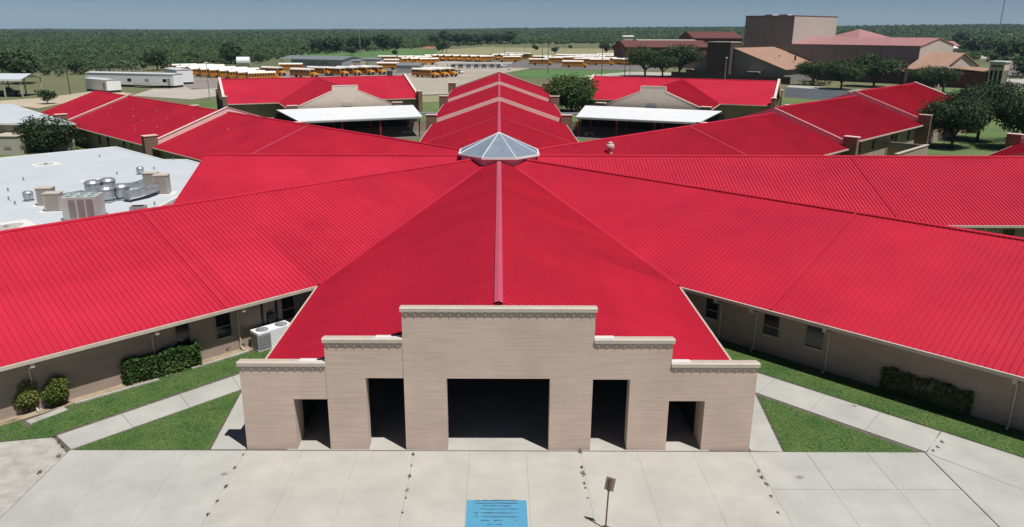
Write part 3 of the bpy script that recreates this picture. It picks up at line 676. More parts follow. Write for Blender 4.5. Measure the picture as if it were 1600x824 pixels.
# ================================================================== shrubs near the left wing, hedge in the shade on the right
def leafy(name, label, cat, loc, rz, pts, sizes, m, stems=None, group=None):
    root = thing(name, label, cat, loc, rz, group)
    V, F = cards(pts, sizes); obj('foliage', np_mesh('foliage', V, F, m), root)
    mb = MB()
    for a, b, r_ in (stems or []): mb.tube(a, b, r_, r_ * .5, n=5)
    if stems: mb.build('stem', 'bark', root)
    return root
def hedge(label, loc, rz, lx, ly, h, m, n=6500, inner=True):
    f = rng.integers(0, 5, n); P = rng.uniform(-1, 1, size=(n, 3)); P[:, 2] = P[:, 2] * .5 + .5
    P[f == 0, 0] = 1; P[f == 1, 0] = -1; P[f == 2, 1] = -1; P[f == 3, 1] = 1; P[f == 4, 2] = 1
    q = np.abs(P[:, :2]).max(1); P *= np.array([lx / 2, ly / 2, h])
    P += rng.normal(size=P.shape) * .05; P[:, 2] += .07 * np.sin(P[:, 0] * 3.1) + .04 * np.sin(P[:, 0] * 7.3); P[:, 2] = np.clip(P[:, 2], .03, None)
    root = leafy('hedge', label, 'hedge', loc, rz, P, rng.uniform(.05, .11, n), m, [((x, 0, 0), (x + .1, .05, h * .8), .03) for x in np.linspace(-lx * .4, lx * .4, 6)])
    return root
a, b = G(205, 597), G(308, 577); c = (a + b) / 2
hedge('dense clipped green hedge against the left wing wall', (c.x - .3, c.y + .35, 0), R(41), 3.7, 1.15, 1.25, 'hedge_leaf', 8000)
a, b = G(1377, 622), G(1492, 645); c = (a + b) / 2
hedge('dark hedge in the shade of the right wing eave', (c.x + .75, c.y + .65, 0), R(-45), 3.9, 1.2, 1.2, 'hedge_leaf', 6000)
def bush(label, px, py, rad, h, m, n=1500):
    p = G(px, py); u = rng.normal(size=(n, 3)); u /= np.linalg.norm(u, axis=1)[:, None]; rr = rng.uniform(.45, 1.05, (n, 1)) ** .5
    P = u * rr * np.array([rad, rad, h / 2]) + np.array([0, 0, h * .52]); P += .09 * np.sin(P[:, [1, 2, 0]] * 6)
    return leafy('bush', label, 'bush', (p.x, p.y + rad * .4, 0), 0, P, rng.uniform(.035, .085, n), m, [((0, 0, 0), (.15 * math.cos(k), .15 * math.sin(k), h * .6), .025) for k in range(5)])
bush('yellow green bush at the far left of the left wing wall', 42, 648, .46, 1.6, 'yellow_leaf', 1900)
bush('darker bush with yellow green tips beside the clipped hedge', 88, 638, .5, 1.5, 'yellow_leaf', 2000)
bush('low weedy plant under the window of the left wing', 352, 552, .35, .4, 'weed_leaf', 400)
bush('low green plant left of the ground air conditioner', 376, 545, .3, .35, 'hedge_leaf', 400)

# ================================================================== ground air conditioner beside the left wing
def fan_top(parent, x, y, z, r_):
    m_ = MB(); m_.lathe([(r_, 0), (r_, .03), (r_ * .93, .035), (r_ * .9, .005)], (x, y, z), 18, 0); m_.build('fan_ring', 'galv', parent)
    m_ = MB()
    for k in range(5):
        t = 2 * math.pi * k / 5; c1 = Vector((x + .1 * r_ * math.cos(t), y + .1 * r_ * math.sin(t), z + .008)); c2 = Vector((x + .85 * r_ * math.cos(t), y + .85 * r_ * math.sin(t), z + .008)); nn = Vector((-math.sin(t), math.cos(t), 0)) * r_ * .24
        m_.face([c1, c2 - nn * .9, c2 + nn + Vector((0, 0, .03)), c1 + nn * .5])
    m_.build('fan', 'grey_metal', parent)
    m_ = MB(); m_.lathe([(.88 * r_, 0.002), (.01, .002)], (x, y, z), 18); m_.build('fan_well', 'black', parent)
ac = thing('air_conditioner', 'white ground air conditioner with two round top fans beside the left wing', 'air conditioner', (-13.0, 41.2, 0), R(45))
m_ = MB(); m_.box(-1.15, 1.15, -.5, .5, .0, .1); m_.build('pad', 'concrete_old', ac)
m_ = MB(); m_.box(-1.1, 1.1, -.45, .45, .1, 1.12); m_.build('cabinet', 'white_metal', ac)
m_ = MB(); m_.box(-1.13, -1.1, -.40, .40, .18, 1.02); m_.box(-1.08, -.35, -.48, -.45, .18, 1.02); m_.build('coil_grille', 'fin_grey', ac)
for x in (-.6, .6): fan_top(ac, x, 0, 1.121, .36)
# louvre slats on the cabinet side
for k in range(7):
    m_ = MB(); m_.box(-1.09, -.34, -.50, -.482, .22 + k * .11, .25 + k * .11); m_.build('louvre', 'grey_metal', ac)

# ================================================================== white flat roofed kitchen block on the left with its plant
ZR = 4.0
flat = thing('flat_roof_building', 'white flat roofed block between the left wings carrying rooftop machinery', 'building', (-45, 65, 0))
poly = [(-26.75, 58.4), (-26.75, 75.4), (-33.5, 82.1), (-35.9, 82.0), (-45.35, 91.2), (-84, 52.6), (-58, 27.2)]
FO = (45, -65, 0)
m_ = MB(); m_.prism([(x, y, ZR - .25) for x, y in poly][::-1], (0, 0, .25)); m_.build('roof', 'white_roof', flat, FO)
m_ = MB(); m_.prism([(x * .998 - .08, y * .998 + .1, 0) for x, y in poly][::-1], (0, 0, ZR - .26)); m_.build('wall', 'wing_brick', flat, FO)
for a, b in zip(poly, poly[1:] + poly[:1]):
    A, B = Vector((*a, ZR)), Vector((*b, ZR)); d = (B - A).normalized(); n = Vector((-d.y, d.x, 0)) * .12
    m_ = MB(); m_.prism([A - n - Vector((0, 0, .3)), B - n - Vector((0, 0, .3)), B + n - Vector((0, 0, .3)), A + n - Vector((0, 0, .3))], (0, 0, .36)); m_.build('edge_trim', 'white_patch', flat, FO)
# membrane laps
for k in range(1, 15):
    A = Vector((-45.35 - 2.6 * k * .7071, 91.2 - 2.6 * k * .7071, ZR + .004)); B = A + Vector((.7071, -.7071, 0)) * 34; n = Vector((.7071, .7071, 0)) * .05
    m_ = MB(); m_.face([A - n, B - n, B + n, A + n]); m_.build('membrane_lap', 'white_roof', flat, FO)
def rf(px, py, dz=0.0): return G(px, py, ZR + dz)
# roof drains with stained ponds
mat('stain', (0.42, 0.41, 0.38), 0.8, 0.25, 2.0, detail=8)
for px, py, k in ((72, 257, 1.0), (148, 283, .9), (10, 355, 1.4)):
    p = rf(px, py); root = thing('roof_drain', {72: 'stained square roof drain near the far edge of the white roof', 148: 'stained square roof drain behind the row of exhaust fans', 10: 'dirty roof drain at the left edge of the white roof'}[px], 'roof drain', (p.x, p.y, ZR), R(45))
    m_ = MB(); m_.box(-1.2 * k, 1.2 * k, -1.2 * k, 1.2 * k, .002, .012); m_.build('patch', 'white_patch', root)
    m_ = MB(); P = [(.75 * k * math.cos(t) * (1 + .25 * math.sin(3 * t)), .75 * k * math.sin(t) * (1 + .2 * math.cos(2 * t)), .016) for t in np.linspace(0, 2 * math.pi, 18, endpoint=False)]; m_.face(P); m_.build('stain', 'stain', root)
    m_ = MB(); m_.lathe([(.17, .012), (.17, .10), (.08, .16)], n=10); m_.build('strainer', 'fin_grey', root)
# big packaged unit
p0, p1 = rf(92, 348), rf(155, 342)
big = thing('rooftop_unit', 'large pale rooftop unit with ribbed coil sides and six top fans', 'rooftop unit', ((p0.x + p1.x) / 2, (p0.y + p1.y) / 2 + .9, ZR), R(10))
LX, LY, HZ = 2.35, 1.9, 1.72
m_ = MB(); m_.box(-LX / 2, LX / 2, -LY / 2, LY / 2, .12, HZ); m_.build('cabinet', 'unit_pale', big)
m_ = MB(); m_.box(-LX / 2 - .1, LX / 2 + .1, -LY / 2 - .1, LY / 2 + .1, 0, .12); m_.build('curb', 'fin_grey', big)
nf = 14
for k in range(nf):
    x = -LX / 2 + .5 + k * (LX - .65) / nf
    if k % 5 == 4: continue
    m_ = MB(); m_.box(x, x + .07, -LY / 2 - .05, -LY / 2 - .001, .3, HZ - .12); m_.build('coil_fin', 'fin_grey', big)
for k in range(6): fan_top(big, -LX / 2 + .42 + (k % 3) * .75, -.42 + (k // 3) * .84, HZ + .001, .26)
# beige package units
def beige(px, py, label, sx=1.0, sz=1.0, rz=R(10)):
    p = rf(px, py); root = thing('rooftop_unit', label, 'rooftop unit', (p.x, p.y + .4, ZR), rz, 'beige rooftop units'); root.scale = (.78, .78, .78)
    m_ = MB(); m_.box(-1.3, 1.3, -1.0, 1.0, .002, .03); m_.build('pad', 'white_patch', root)
    m_ = MB(); m_.box(-.75 * sx, .75 * sx, -.55, .55, .1, 1.75 * sz); m_.build('cabinet', 'unit_beige', root)
    m_ = MB(); m_.box(-.8 * sx, .8 * sx, -.6, .6, 1.75 * sz, 1.83 * sz); m_.build('lid', 'tan_trim', root)
    m_ = MB(); m_.box(-.6 * sx, .6 * sx, -.57, -.551, .25, 1.6 * sz); m_.build('panel', 'soffit', root)
    for x in (-.7, .7):
        m_ = MB(); m_.box(x * sx - .06, x * sx + .06, -.5, .5, .03, .1); m_.build('rail', 'fin_grey', root)
beige(70, 322, 'beige rooftop unit, hindmost of the pair left of the large pale unit')
beige(82, 331, 'beige rooftop unit standing just behind the large pale unit')
beige(235, 296, 'smaller beige rooftop unit behind the right end of the duct')
beige(252, 304, 'tall beige rooftop unit at the right end of the duct', 1.0, 1.15)
# exhaust fans
def exhaust(px, py, label, k=1.0):
    p = rf(px, py); root = thing('exhaust_fan', label, 'exhaust fan', (p.x, p.y + .4, ZR), 0, 'drum exhaust fans')
    m_ = MB(); m_.box(-.5 * k, .5 * k, -.5 * k, .5 * k, 0, .18 * k); m_.build('curb', 'grey_metal', root)
    m_ = MB(); m_.lathe([(.42 * k, .18 * k), (.62 * k, .42 * k), (.62 * k, 1.05 * k), (.66 * k, 1.06 * k), (.66 * k, 1.14 * k), (.5 * k, 1.30 * k), (.34 * k, 1.33 * k)], n=20); m_.build('drum', 'galv', root)
    m_ = MB(); m_.lathe([(.3 * k, 1.331 * k), (.3 * k, 1.36 * k), (.05, 1.37 * k)], n=14); m_.build('cap', 'grey_metal', root)
exhaust(164, 318, 'round drum exhaust fan, front left of four'); exhaust(188, 314, 'round drum exhaust fan, front right of four')
exhaust(143, 308, 'round drum exhaust fan, back left of four'); exhaust(167, 304, 'round drum exhaust fan, back right of four')
exhaust(41, 316, 'small round roof fan near the left edge of the white roof', .62); exhaust(217, 274, 'small round roof fan right of the roof drains', .55)
# low flat vent hood by the ridge
p = rf(217, 331); root = thing('vent_hood', 'low grey vent hood just behind the front left ridge', 'vent', (p.x, p.y, ZR), R(10))
m_ = MB(); m_.box(-.55, .55, -.4, .4, 0, .45); m_.build('box', 'grey_metal', root); m_ = MB(); m_.box(-.42, .42, -.28, .28, .451, .47); m_.build('opening', 'black', root)
# ducts
def duct(label, pts, wdt, hgt, z):
    P = [rf(*q) for q in pts]; root = thing('duct', label, 'duct', (P[0].x, P[0].y, ZR))
    for a, b in zip(P, P[1:]):
        A, B = a - P[0], b - P[0]; A.z = B.z = 0; d = (B - A).normalized(); n = Vector((-d.y, d.x, 0)) * wdt / 2; A -= d * .15; B += d * .15
        m_ = MB(); m_.prism([A - n + Vector((0, 0, z)), B - n + Vector((0, 0, z)), B + n + Vector((0, 0, z)), A + n + Vector((0, 0, z))], (0, 0, hgt)); sec = m_.build('section', 'galv', root)
        L_ = (B - A).length
        for k in range(int(L_ / .9) + 1):
            c = A + d * min(L_ - .05, .05 + k * .9); m_ = MB(); nn = n * 1.06
            m_.prism([c - nn + Vector((0, 0, z - .03)), c + d * .06 - nn + Vector((0, 0, z - .03)), c + d * .06 + nn + Vector((0, 0, z - .03)), c + nn + Vector((0, 0, z - .03))], (0, 0, hgt + .06)); m_.build('flange', 'grey_metal', sec)
    for q in (P[0], P[-1]):
        c = q - P[0]; c.z = 0; m_ = MB(); m_.tube(c, c + Vector((0, 0, z)), .05, n=6); m_.build('leg', 'fin_grey', root)
duct('galvanised duct bending up to the smaller beige unit', ((186, 304), (215, 300), (232, 294)), .6, .42, .4)
duct('wide galvanised duct on legs running to the tall beige unit', ((202, 316), (228, 310), (248, 303)), .7, .5, .35)
duct('low galvanised duct behind the large pale unit', ((98, 320), (130, 314)), .6, .42, .4)
# small pipe vents
for i, (px, py) in enumerate(((13, 300), (14, 314), (24, 321), (183, 274), (241, 266), (271, 252), (242, 322), (262, 281), (156, 247), (37, 283))):
    p = rf(px, py); root = thing('pipe_vent', ['thin pipe vent near the left edge of the white roof, upper', 'thin pipe vent near the left edge of the white roof, middle', 'thin pipe vent left of the small round fan', 'thin pipe vent left of the small round fan by the far edge', 'thin pipe vent nearest the short red roof', 'thin pipe vent in the far corner notch of the white roof', 'thin pipe vent behind the low grey hood', 'thin pipe vent right of the tall beige unit', 'thin pipe vent near the far corner of the white roof', 'thin pipe vent between the left edge and the stained drain'][i], 'pipe vent', (p.x, p.y, ZR))
    m_ = MB(); m_.tube((0, 0, 0), (0, 0, .35), .06, n=8); m_.build('pipe', 'fin_grey', root); m_ = MB(); m_.lathe([(.14, 0.004), (.07, .08)], n=8); m_.build('boot', 'grey_metal', root)

# ================================================================== pale metal building at the far left
pale = thing('metal_building', 'pale metal building with low white roof at the left edge', 'building', (-90, 130, 0))
FO2 = (90, -130, 0); A = G(118, 193, 4.1); B = G(18, 163, 4.7)
pts = [(A.x, A.y, 4.1), (B.x, B.y, 4.75), (B.x - 60, B.y, 4.75), (A.x - 60, A.y, 4.1)]
m_ = MB(); m_.prism([Vector(p) + Vector((0, 0, -.22)) for p in pts], (0, 0, .22)); m_.build('roof', 'white_roof', pale, FO2)
m_ = MB(); m_.box(A.x - 60, A.x + .05, A.y - .14, A.y - .005, 3.86, 4.12); m_.build('gutter', 'white_metal', pale, FO2)
m_ = MB(); w_ = [(A.x - .8, A.y + .5), (B.x - .5, B.y - .6), (B.x - 59, B.y - .6), (A.x - 59, A.y + .5)]; m_.prism([(x, y, 0) for x, y in w_], (0, 0, 3.86)); m_.build('wall', 'stucco_cream', pale, FO2)
p = G(22, 240); m_ = MB(); m_.box(p.x - 2.0, p.x + 1.6, A.y - 3.6, A.y + .4, 0, 2.6); an = m_.build('annex', 'stucco_cream', pale, FO2)
m_ = MB(); m_.box(p.x - 2.1, p.x + 1.7, A.y - 3.7, A.y + .3, 2.6, 2.72); m_.build('annex_roof', 'tan_trim', pale, FO2)
m_ = MB(); m_.box(p.x - 5.5, p.x - 2.6, A.y + .42, A.y + .5, 0, 2.4); m_.build('door', 'black', pale, FO2)
m_ = MB(); m_.box(p.x - .3, p.x + .7, A.y - 3.66, A.y - 3.6, .9, 1.3); m_.build('vent', 'soffit', pale, FO2)

# ================================================================== trees
def tree_meshes(seed, h, rad, n, leaf, m, lobes=16, trunk_h=.3, flat=.75, tr=.22):
    r = np.random.default_rng(seed); cz = h * (trunk_h + (1 - trunk_h) * .5); rzv = h * (1 - trunk_h) * .52
    L = r.normal(size=(lobes, 3)); L /= np.linalg.norm(L, axis=1)[:, None]; L[:, 2] = L[:, 2] * .8 + .12
    L = L * np.array([rad * .66, rad * .66, rzv * .66]) * r.uniform(.6, 1.08, (lobes, 1)) + np.array([0, 0, cz]); lr = r.uniform(.30, .48, lobes) * rad
    k = r.integers(0, lobes, n); u = r.normal(size=(n, 3)); u /= np.linalg.norm(u, axis=1)[:, None]
    P = L[k] + u * (lr[k] * r.uniform(.35, 1.05, n) ** .6)[:, None] * np.array([1, 1, flat]); P += r.normal(size=P.shape) * leaf * .8
    q_ = P[:, 2] > h * trunk_h * .75; P = P[q_]; U = u[q_] * .6 + ((L[k] - np.array([0, 0, cz])) / np.array([rad, rad, rzv]))[q_] * .6
    V, F = cards(P, r.uniform(.6, 1.25, len(P)) * leaf, r, U); crown = np_mesh('crown', V, F, m)
    mb = MB(); th = h * trunk_h * 1.25; mb.tube((0, 0, -.1), (.05 * h * .3, 0, th * .6), tr, tr * .8, n=9); top = Vector((.05 * h * .3, 0, th * .6))
    for q in L[:9]: mid = top.lerp(Vector(q), .5) + Vector((0, 0, .1 * h * .3)); mb.tube(top, mid, tr * .55, tr * .35, n=6); mb.tube(mid, Vector(q), tr * .35, tr * .12, n=5)
    return crown, mb.mesh('trunk', 'bark')
TM = {}
TM['oak'] = [tree_meshes(s, 7.0, 4.6, 7000, .22, 'oak_leaf', 20, .26) for s in (11, 12, 13)]
TM['dark'] = [tree_meshes(s, 7.2, 5.2, 13000, .19, 'dark_leaf', 24, .27) for s in (21, 22)]
TM['bright'] = [tree_meshes(31, 6.0, 5.0, 20000, .24, 'bright_leaf', 34, .12, .95)]
TM['bushy'] = [tree_meshes(41, 5.2, 4.2, 8000, .20, 'oak_leaf', 20, .08, .9)]
TM['far'] = [tree_meshes(s, 6.5, 4.5, 900, .55, 'dark_leaf', 12, .2) for s in (51, 52, 53)]
def tree(kind, v, loc, s, label, cat='tree', name='tree', group=None, sz=None, rz=None):
    c, t = TM[kind][v % len(TM[kind])]; root = thing(name, label, cat, loc, rng.uniform(0, 6.28) if rz is None else rz, group); root.scale = (s, s, sz or s)
    obj('trunk', t, root); obj('crown', c, root); return root
p = G(893, 176); tree('bright', 0, (p.x, p.y, 0), 1.22, 'round bright green tree right of the long stepped roof')
p = G(72, 236); tree('bushy', 0, (p.x + .6, p.y, 0), 1.10, 'dense dark green tree between the pale metal building and the white roof', sz=.98)
big_oaks = [((70.3, 120.0), .92, 0, 'dark oak on the lawn beside the far right roof, its trunk in clear view'), ((79, 128), 1.05, 1, 'dark oak behind the others at the right, beside the far right roof'),
            ((80.5, 118.5), 1.0, 0, 'dark oak above the red cross roof at the right edge'), ((90, 125), 1.1, 1, 'dark oak at the right edge of the view')]
for (x, y), s, v, lab in big_oaks: tree('dark', v, (x, y, 0), s * 1.12, lab, group='dark oaks at the right', sz=s * 1.2)
rowR = [(1008, 120, 1.35, 'leftmost oak in front of the dark arts centre'), (1035, 121, 1.15, 'second oak from the left in front of the arts centre'), (1060, 121, 1.45, 'big oak before the gabled grey wall of the arts centre'),
        (1116, 122, 1.05, 'oak before the dark brick block of the arts centre'), (1180, 123, 1.0, 'oak before the right grey gable of the arts centre'), (1270, 134, .95, 'leftmost oak below the long dark hall wall'),
        (1314, 140, 1.05, 'middle oak below the long dark hall wall'), (1365, 136, 1.25, 'right oak below the long dark hall wall'), (1473, 146, .9, 'oak beside the lamp post before the terracotta entrance'), (1440, 138, .8, 'small oak left of the brick entrance tower')]
for i, (px, py, s, lab) in enumerate(rowR): p = G(px, py); tree('oak', i, (p.x, p.y, 0), s * 1.45, lab, group='oaks before the arts centre', sz=s * 1.2)

# ================================================================== lots, roads and fields behind
def gpoly(name, pix, z, m): return sheet(name, [tuple(G(*q)[:2]) for q in pix], z, m)
gpoly('sports_field', [(430, 106), (470, 84), (640, 76), (740, 84), (650, 100)], .02, 'field')
gpoly('dry_field', [(655, 96), (690, 78), (850, 68), (985, 72), (1000, 92), (760, 92)], .03, 'dry_field')
gpoly('ball_diamond', [(655, 74.5), (676, 72.5), (684, 74), (675, 76.5), (658, 76.5)], .06, 'clay')
gpoly('bus_lot', [(425, 150), (270, 141), (262, 122), (300, 113), (440, 112), (640, 105), (690, 96), (1010, 92), (1040, 108), (1000, 111), (830, 107), (770, 118), (745, 136), (705, 147), (620, 150)], .04, 'lot')
gpoly('asphalt_lot', [(700, 103), (730, 95), (1010, 93), (1030, 109), (985, 111), (860, 108), (790, 106)], .06, 'asphalt')
gpoly('bus_yard', [(262, 124), (300, 112), (440, 111), (640, 106), (640, 116), (560, 124), (430, 135), (300, 140)], .05, 'asphalt_warm')
gpoly('trailer_road', [(205, 150), (240, 139), (345, 139), (345, 150), (300, 156)], .05, 'road_tan')
gpoly('dirt_road', [(0, 163), (0, 158), (70, 153), (160, 141), (210, 147), (120, 158), (60, 170)], .05, 'dirt_road')
gpoly('dry_strip', [(620, 152), (705, 149), (735, 140), (745, 146), (720, 158), (630, 162)], .055, 'dry_field')
gpoly('grass_verge', [(815, 122), (800, 112), (860, 109), (1000, 112), (1000, 122)], .05, 'field')
gpoly('service_lane', [(900, 120), (985, 112.5), (1060, 114), (1060, 119), (1000, 122)], .07, 'road_tan')
gpoly('asphalt_lane', [(1225, 152), (1228, 137), (1300, 141), (1400, 147), (1420, 152), (1330, 160)], .04, 'asphalt_blue')
gpoly('front_path', [(1228, 136.6), (1236, 132), (1300, 138), (1470, 147), (1470, 149), (1300, 141)], .05, 'concrete_grey')
gpoly('entrance_plaza', [(1540, 124), (1575, 121.5), (1640, 126), (1640, 144), (1600, 140)], .05, 'concrete')
gpoly('visitor_lot', [(1540, 117), (1545, 101), (1560, 93), (1660, 95), (1660, 121), (1580, 119)], .05, 'asphalt')
gpoly('approach_road', [(1500, 91), (1520, 87.5), (1660, 91), (1660, 94), (1550, 92.5)], .06, 'road_tan')
gpoly('front_lawn', [(1400, 152), (1480, 140), (1560, 136), (1640, 146), (1640, 160)], .04, 'field')

# ================================================================== school buses
def bus_proto():
    root = thing('school_bus', 'x', 'bus')
    # body along +x, front at +x
    prof = [(-1.2, .55), (1.2, .55), (1.22, 2.05), (1.16, 2.55), (-1.16, 2.55), (-1.22, 2.05)]
    m_ = MB(); m_.prism([(-5.3, y, z) for y, z in prof], (8.9, 0, 0)); m_.build('body', 'bus_yellow', root)
    pr = [(-1.16, 2.55), (1.16, 2.55), (1.0, 2.82), (.6, 2.96), (0, 3.0), (-.6, 2.96), (-1.0, 2.82)]
    m_ = MB(); m_.prism([(-5.32, y, z) for y, z in pr], (8.96, 0, 0)); m_.build('roof', 'bus_white', root)
    m_ = MB(); m_.prism([(3.6, -1.02, .5), (5.25, -.95, .5), (5.3, -.9, 1.1), (5.05, -.85, 1.42), (3.6, -1.0, 1.72)], (0, 2.0, 0)); hd = m_.build('hood', 'bus_yellow', root)
    for s in (-1, 1):
        m_ = MB(); m_.box(5.28, 5.33, s * .75 - .13, s * .75 + .13, .85, 1.1); m_.build('headlight', 'lamp_glass', hd)
    m_ = MB(); m_.box(5.29, 5.32, -.5, .5, .62, 1.15); m_.build('grille', 'black', hd)
    m_ = MB(); m_.box(5.2, 5.42, -1.1, 1.1, .38, .58); m_.build('bumper', 'black', root); m_ = MB(); m_.box(-5.42, -5.3, -1.15, 1.15, .45, .65); m_.build('bumper', 'black', root)
    m_ = MB(); m_.prism([(3.604, -1.05, 1.75), (3.604, 1.05, 1.75), (3.604, 1.0, 2.5), (3.604, -1.0, 2.5)], (.03, 0, 0)); m_.build('windshield', 'dark_glass', root)
    m_ = MB(); m_.box(-5.34, -5.304, -.95, .95, 1.75, 2.42); m_.build('rear_window', 'dark_glass', root)
    wm = MB(); wm.prism([(-.32, 0, 1.72), (.32, 0, 1.72), (.32, .0, 2.36), (-.32, .0, 2.36)], (0, .03, 0)); wme = wm.mesh('window', 'dark_glass')
    for s in (-1, 1):
        for k in range(10):
            x = -4.8 + k * .84; obj('window', wme, root, (x, 1.205 if s > 0 else -1.235, 0))
        m_ = MB(); a, b = sorted((s * 1.215, s * 1.245)); m_.box(-5.3, 3.6, a, b, 1.52, 1.6); m_.box(-5.3, 3.6, a, b, 1.05, 1.11); m_.box(-5.3, 3.6, a, b, .72, .78); m_.build('rub_rail', 'black', root)
    tm = MB(); tm.tube((0, -.14, 0), (0, .14, 0), .5, n=14); tme = tm.mesh('wheel', 'rubber')
    for x, y in ((4.2, -1.02), (4.2, 1.02), (-2.6, -1.08), (-2.6, 1.08)): obj('wheel', tme, root, (x, y, .5))
    return root
bproto = bus_proto(); first = [True]
def put_bus(px, py, hd, label, group):
    p = G(px, py); o = bproto if first[0] else copy_tree(bproto); first[0] = False
    o.location = (p.x, p.y, .06); o.rotation_euler = (0, 0, R(hd)); o.scale = (1.1, 1.08, 1.12); tag(o, label, 'bus', group)
ordn = ['first', 'second', 'third', 'fourth', 'fifth', 'sixth', 'seventh', 'eighth', 'ninth']
def row(lst, hd, text, group):
    for i, q in enumerate(lst): put_bus(q[0], q[1], hd + rng.uniform(-1.5, 1.5), 'yellow school bus, ' + (ordn[i] + ' from the left ' if len(lst) > 1 else '') + text, group)
row([(322, 119.5), (338, 120.5), (352, 121.5), (368, 123), (383, 124.5), (397, 126), (413, 127.5)], 38, 'in the row over the left red roof', 'buses in the left lot')
row([(292, 113), (306, 113.5), (320, 114), (335, 114.5)], 38, 'in the hindmost row of the left lot', 'buses in the left lot')
row([(300, 116.5), (318, 117), (336, 117.6), (352, 118.2), (370, 119.5), (388, 121)], 38, 'in the middle row of the left lot', 'buses in the left lot')
row([(525, 119), (545, 118), (566, 117), (584, 116.5)], -36, 'of four facing us behind the left roof', 'buses facing the viewer')
row([(665, 121.5), (680, 120.6), (694, 119.6)], -36, 'of three facing us on the pale lot', 'buses facing the viewer')
put_bus(452, 111.5, 186, 'yellow school bus heading left in front of the grey depot', 'single buses by the depot')
put_bus(476, 121.5, -28, 'dark sided school bus just above the peak of the left red roof', 'single buses by the depot')
put_bus(608, 97, 2, 'hindmost yellow bus of the stack right of the pale sheds', 'single buses by the depot')
put_bus(606, 103.5, 170, 'middle yellow bus of the stack right of the pale sheds', 'single buses by the depot')
put_bus(604, 109.5, 176, 'nearest yellow bus of the stack right of the pale sheds', 'single buses by the depot')
row([(638, 100.5), (652, 101), (667, 101.5)], 205, 'of the three behind the small grey shed', 'buses behind the grey shed')
row([(672, 95), (684, 95), (694, 95.2), (703, 95.4), (716, 95.7), (728, 96), (743, 96.4), (757, 96.8)], 216, 'in the far row above the carport', 'buses above the carport')
row([(632, 97.2), (645, 97.4), (658, 97.6)], 205, 'in the far row behind the small grey shed', 'buses behind the grey shed')
row([(775, 93.6), (789, 93.9), (803, 94.4)], 216, 'of three behind the bus right of the carport', 'buses right of the carport')
row([(915, 101.2), (928, 100.2), (975, 101.6), (990, 102.4)], -7, 'in the middle row of the right lot', 'buses in the right lot')
row([(850, 97.0), (905, 94.8), (925, 94.2), (970, 93.6), (988, 93.6)], -7, 'in the far back row of the right lot', 'buses in the right lot')
row([(428, 118.5), (500, 118.2)], -34, 'of two flanking the dark sided bus', 'single buses by the depot')
put_bus(797, 97.5, 188, 'yellow bus heading left, right of the carport', 'buses right of the carport')
row([(803, 91.3), (812, 91.6), (822, 92)], -40, 'of the three far right of the carport', 'buses right of the carport')
put_bus(845, 102.3, -6, 'bus with yellow hood and dark side, leftmost of the right lot', 'buses in the right lot')
put_bus(898, 106.2, -7, 'bus with yellow hood nearest the green verge', 'buses in the right lot')
put_bus(940, 102.6, -7, 'bus with yellow hood behind the one nearest the verge', 'buses in the right lot')
put_bus(953, 99.8, -7, 'bus with yellow hood at the right end of the second row', 'buses in the right lot')
row([(868, 99.3), (884, 98.4), (899, 97.8), (916, 97.2), (934, 96.8), (953, 95.6), (983, 98.0), (996, 95.6)], -7, 'in the back row of the right lot', 'buses in the right lot')
row([(885, 94.4), (948, 92.8)], -7, 'of the two hindmost in the right lot', 'buses in the right lot')

# ================================================================== cars and pickups
def car_proto(kind, paint):
    root = thing('pickup_truck' if kind == 'pickup' else 'parked_car', 'x', 'truck' if kind == 'pickup' else 'car')
    m_ = MB()
    if kind == 'pickup': side = [(-2.7, .45), (2.6, .45), (2.75, .7), (2.7, 1.05), (1.3, 1.15), (.6, 1.75), (-.8, 1.78), (-.95, 1.15), (-2.75, 1.12)]
    else: side = [(-2.2, .4), (2.2, .4), (2.3, .7), (2.1, .92), (1.1, 1.0), (.3, 1.48), (-1.1, 1.5), (-1.9, 1.05), (-2.25, .95)]
    m_.prism([(x, -.88, z) for x, z in side], (0, 1.76, 0)); m_.build('body', paint, root)
    for s in (-1, 1):
        m_ = MB(); y = s * .885
        q = [(1.05, 1.17), (.5, 1.66), (-.7, 1.69), (-.8, 1.17)] if kind == 'pickup' else [(.95, 1.02), (.25, 1.40), (-1.05, 1.42), (-1.6, 1.04)]
        m_.prism([(x, y - .006, z) for x, z in q], (0, .012, 0)); m_.build('side_window', 'dark_glass', root)
    q = ((1.28, 1.18), (.64, 1.72)) if kind == 'pickup' else ((1.08, 1.02), (.33, 1.46)); m_ = MB()
    m_.prism([(q[0][0] + .01, -.75, q[0][1]), (q[0][0] + .01, .75, q[0][1]), (q[1][0] + .01, .7, q[1][1]), (q[1][0] + .01, -.7, q[1][1])], (.02, 0, .015)); m_.build('windshield', 'dark_glass', root)
    tm = MB(); tm.tube((0, -.12, 0), (0, .12, 0), .36, n=12); tme = tm.mesh('wheel', 'rubber'); x = 1.75 if kind == 'pickup' else 1.4
    for a in (-x, x):
        for b in (-.8, .8): obj('wheel', tme, root, (a, b, .36))
    return root
cp_ = car_proto('pickup', 'car_white'); p = G(497, 112.5); cp_.location = (p.x, p.y, .06); cp_.rotation_euler = (0, 0, R(15)); tag(cp_, 'white pickup truck parked in front of the grey depot', 'truck')
o = copy_tree(cp_); p = G(785, 105.5); o.location = (p.x, p.y, .06); o.rotation_euler = (0, 0, R(60)); tag(o, 'white pickup truck at the right end of the carport', 'truck')
cw = car_proto('sedan', 'car_white'); p = G(716, 115.5); cw.location = (p.x, p.y, .06); cw.rotation_euler = (0, 0, R(-40)); tag(cw, 'white car beside the three buses on the pale lot', 'car')
cd = car_proto('sedan', 'car_dark')
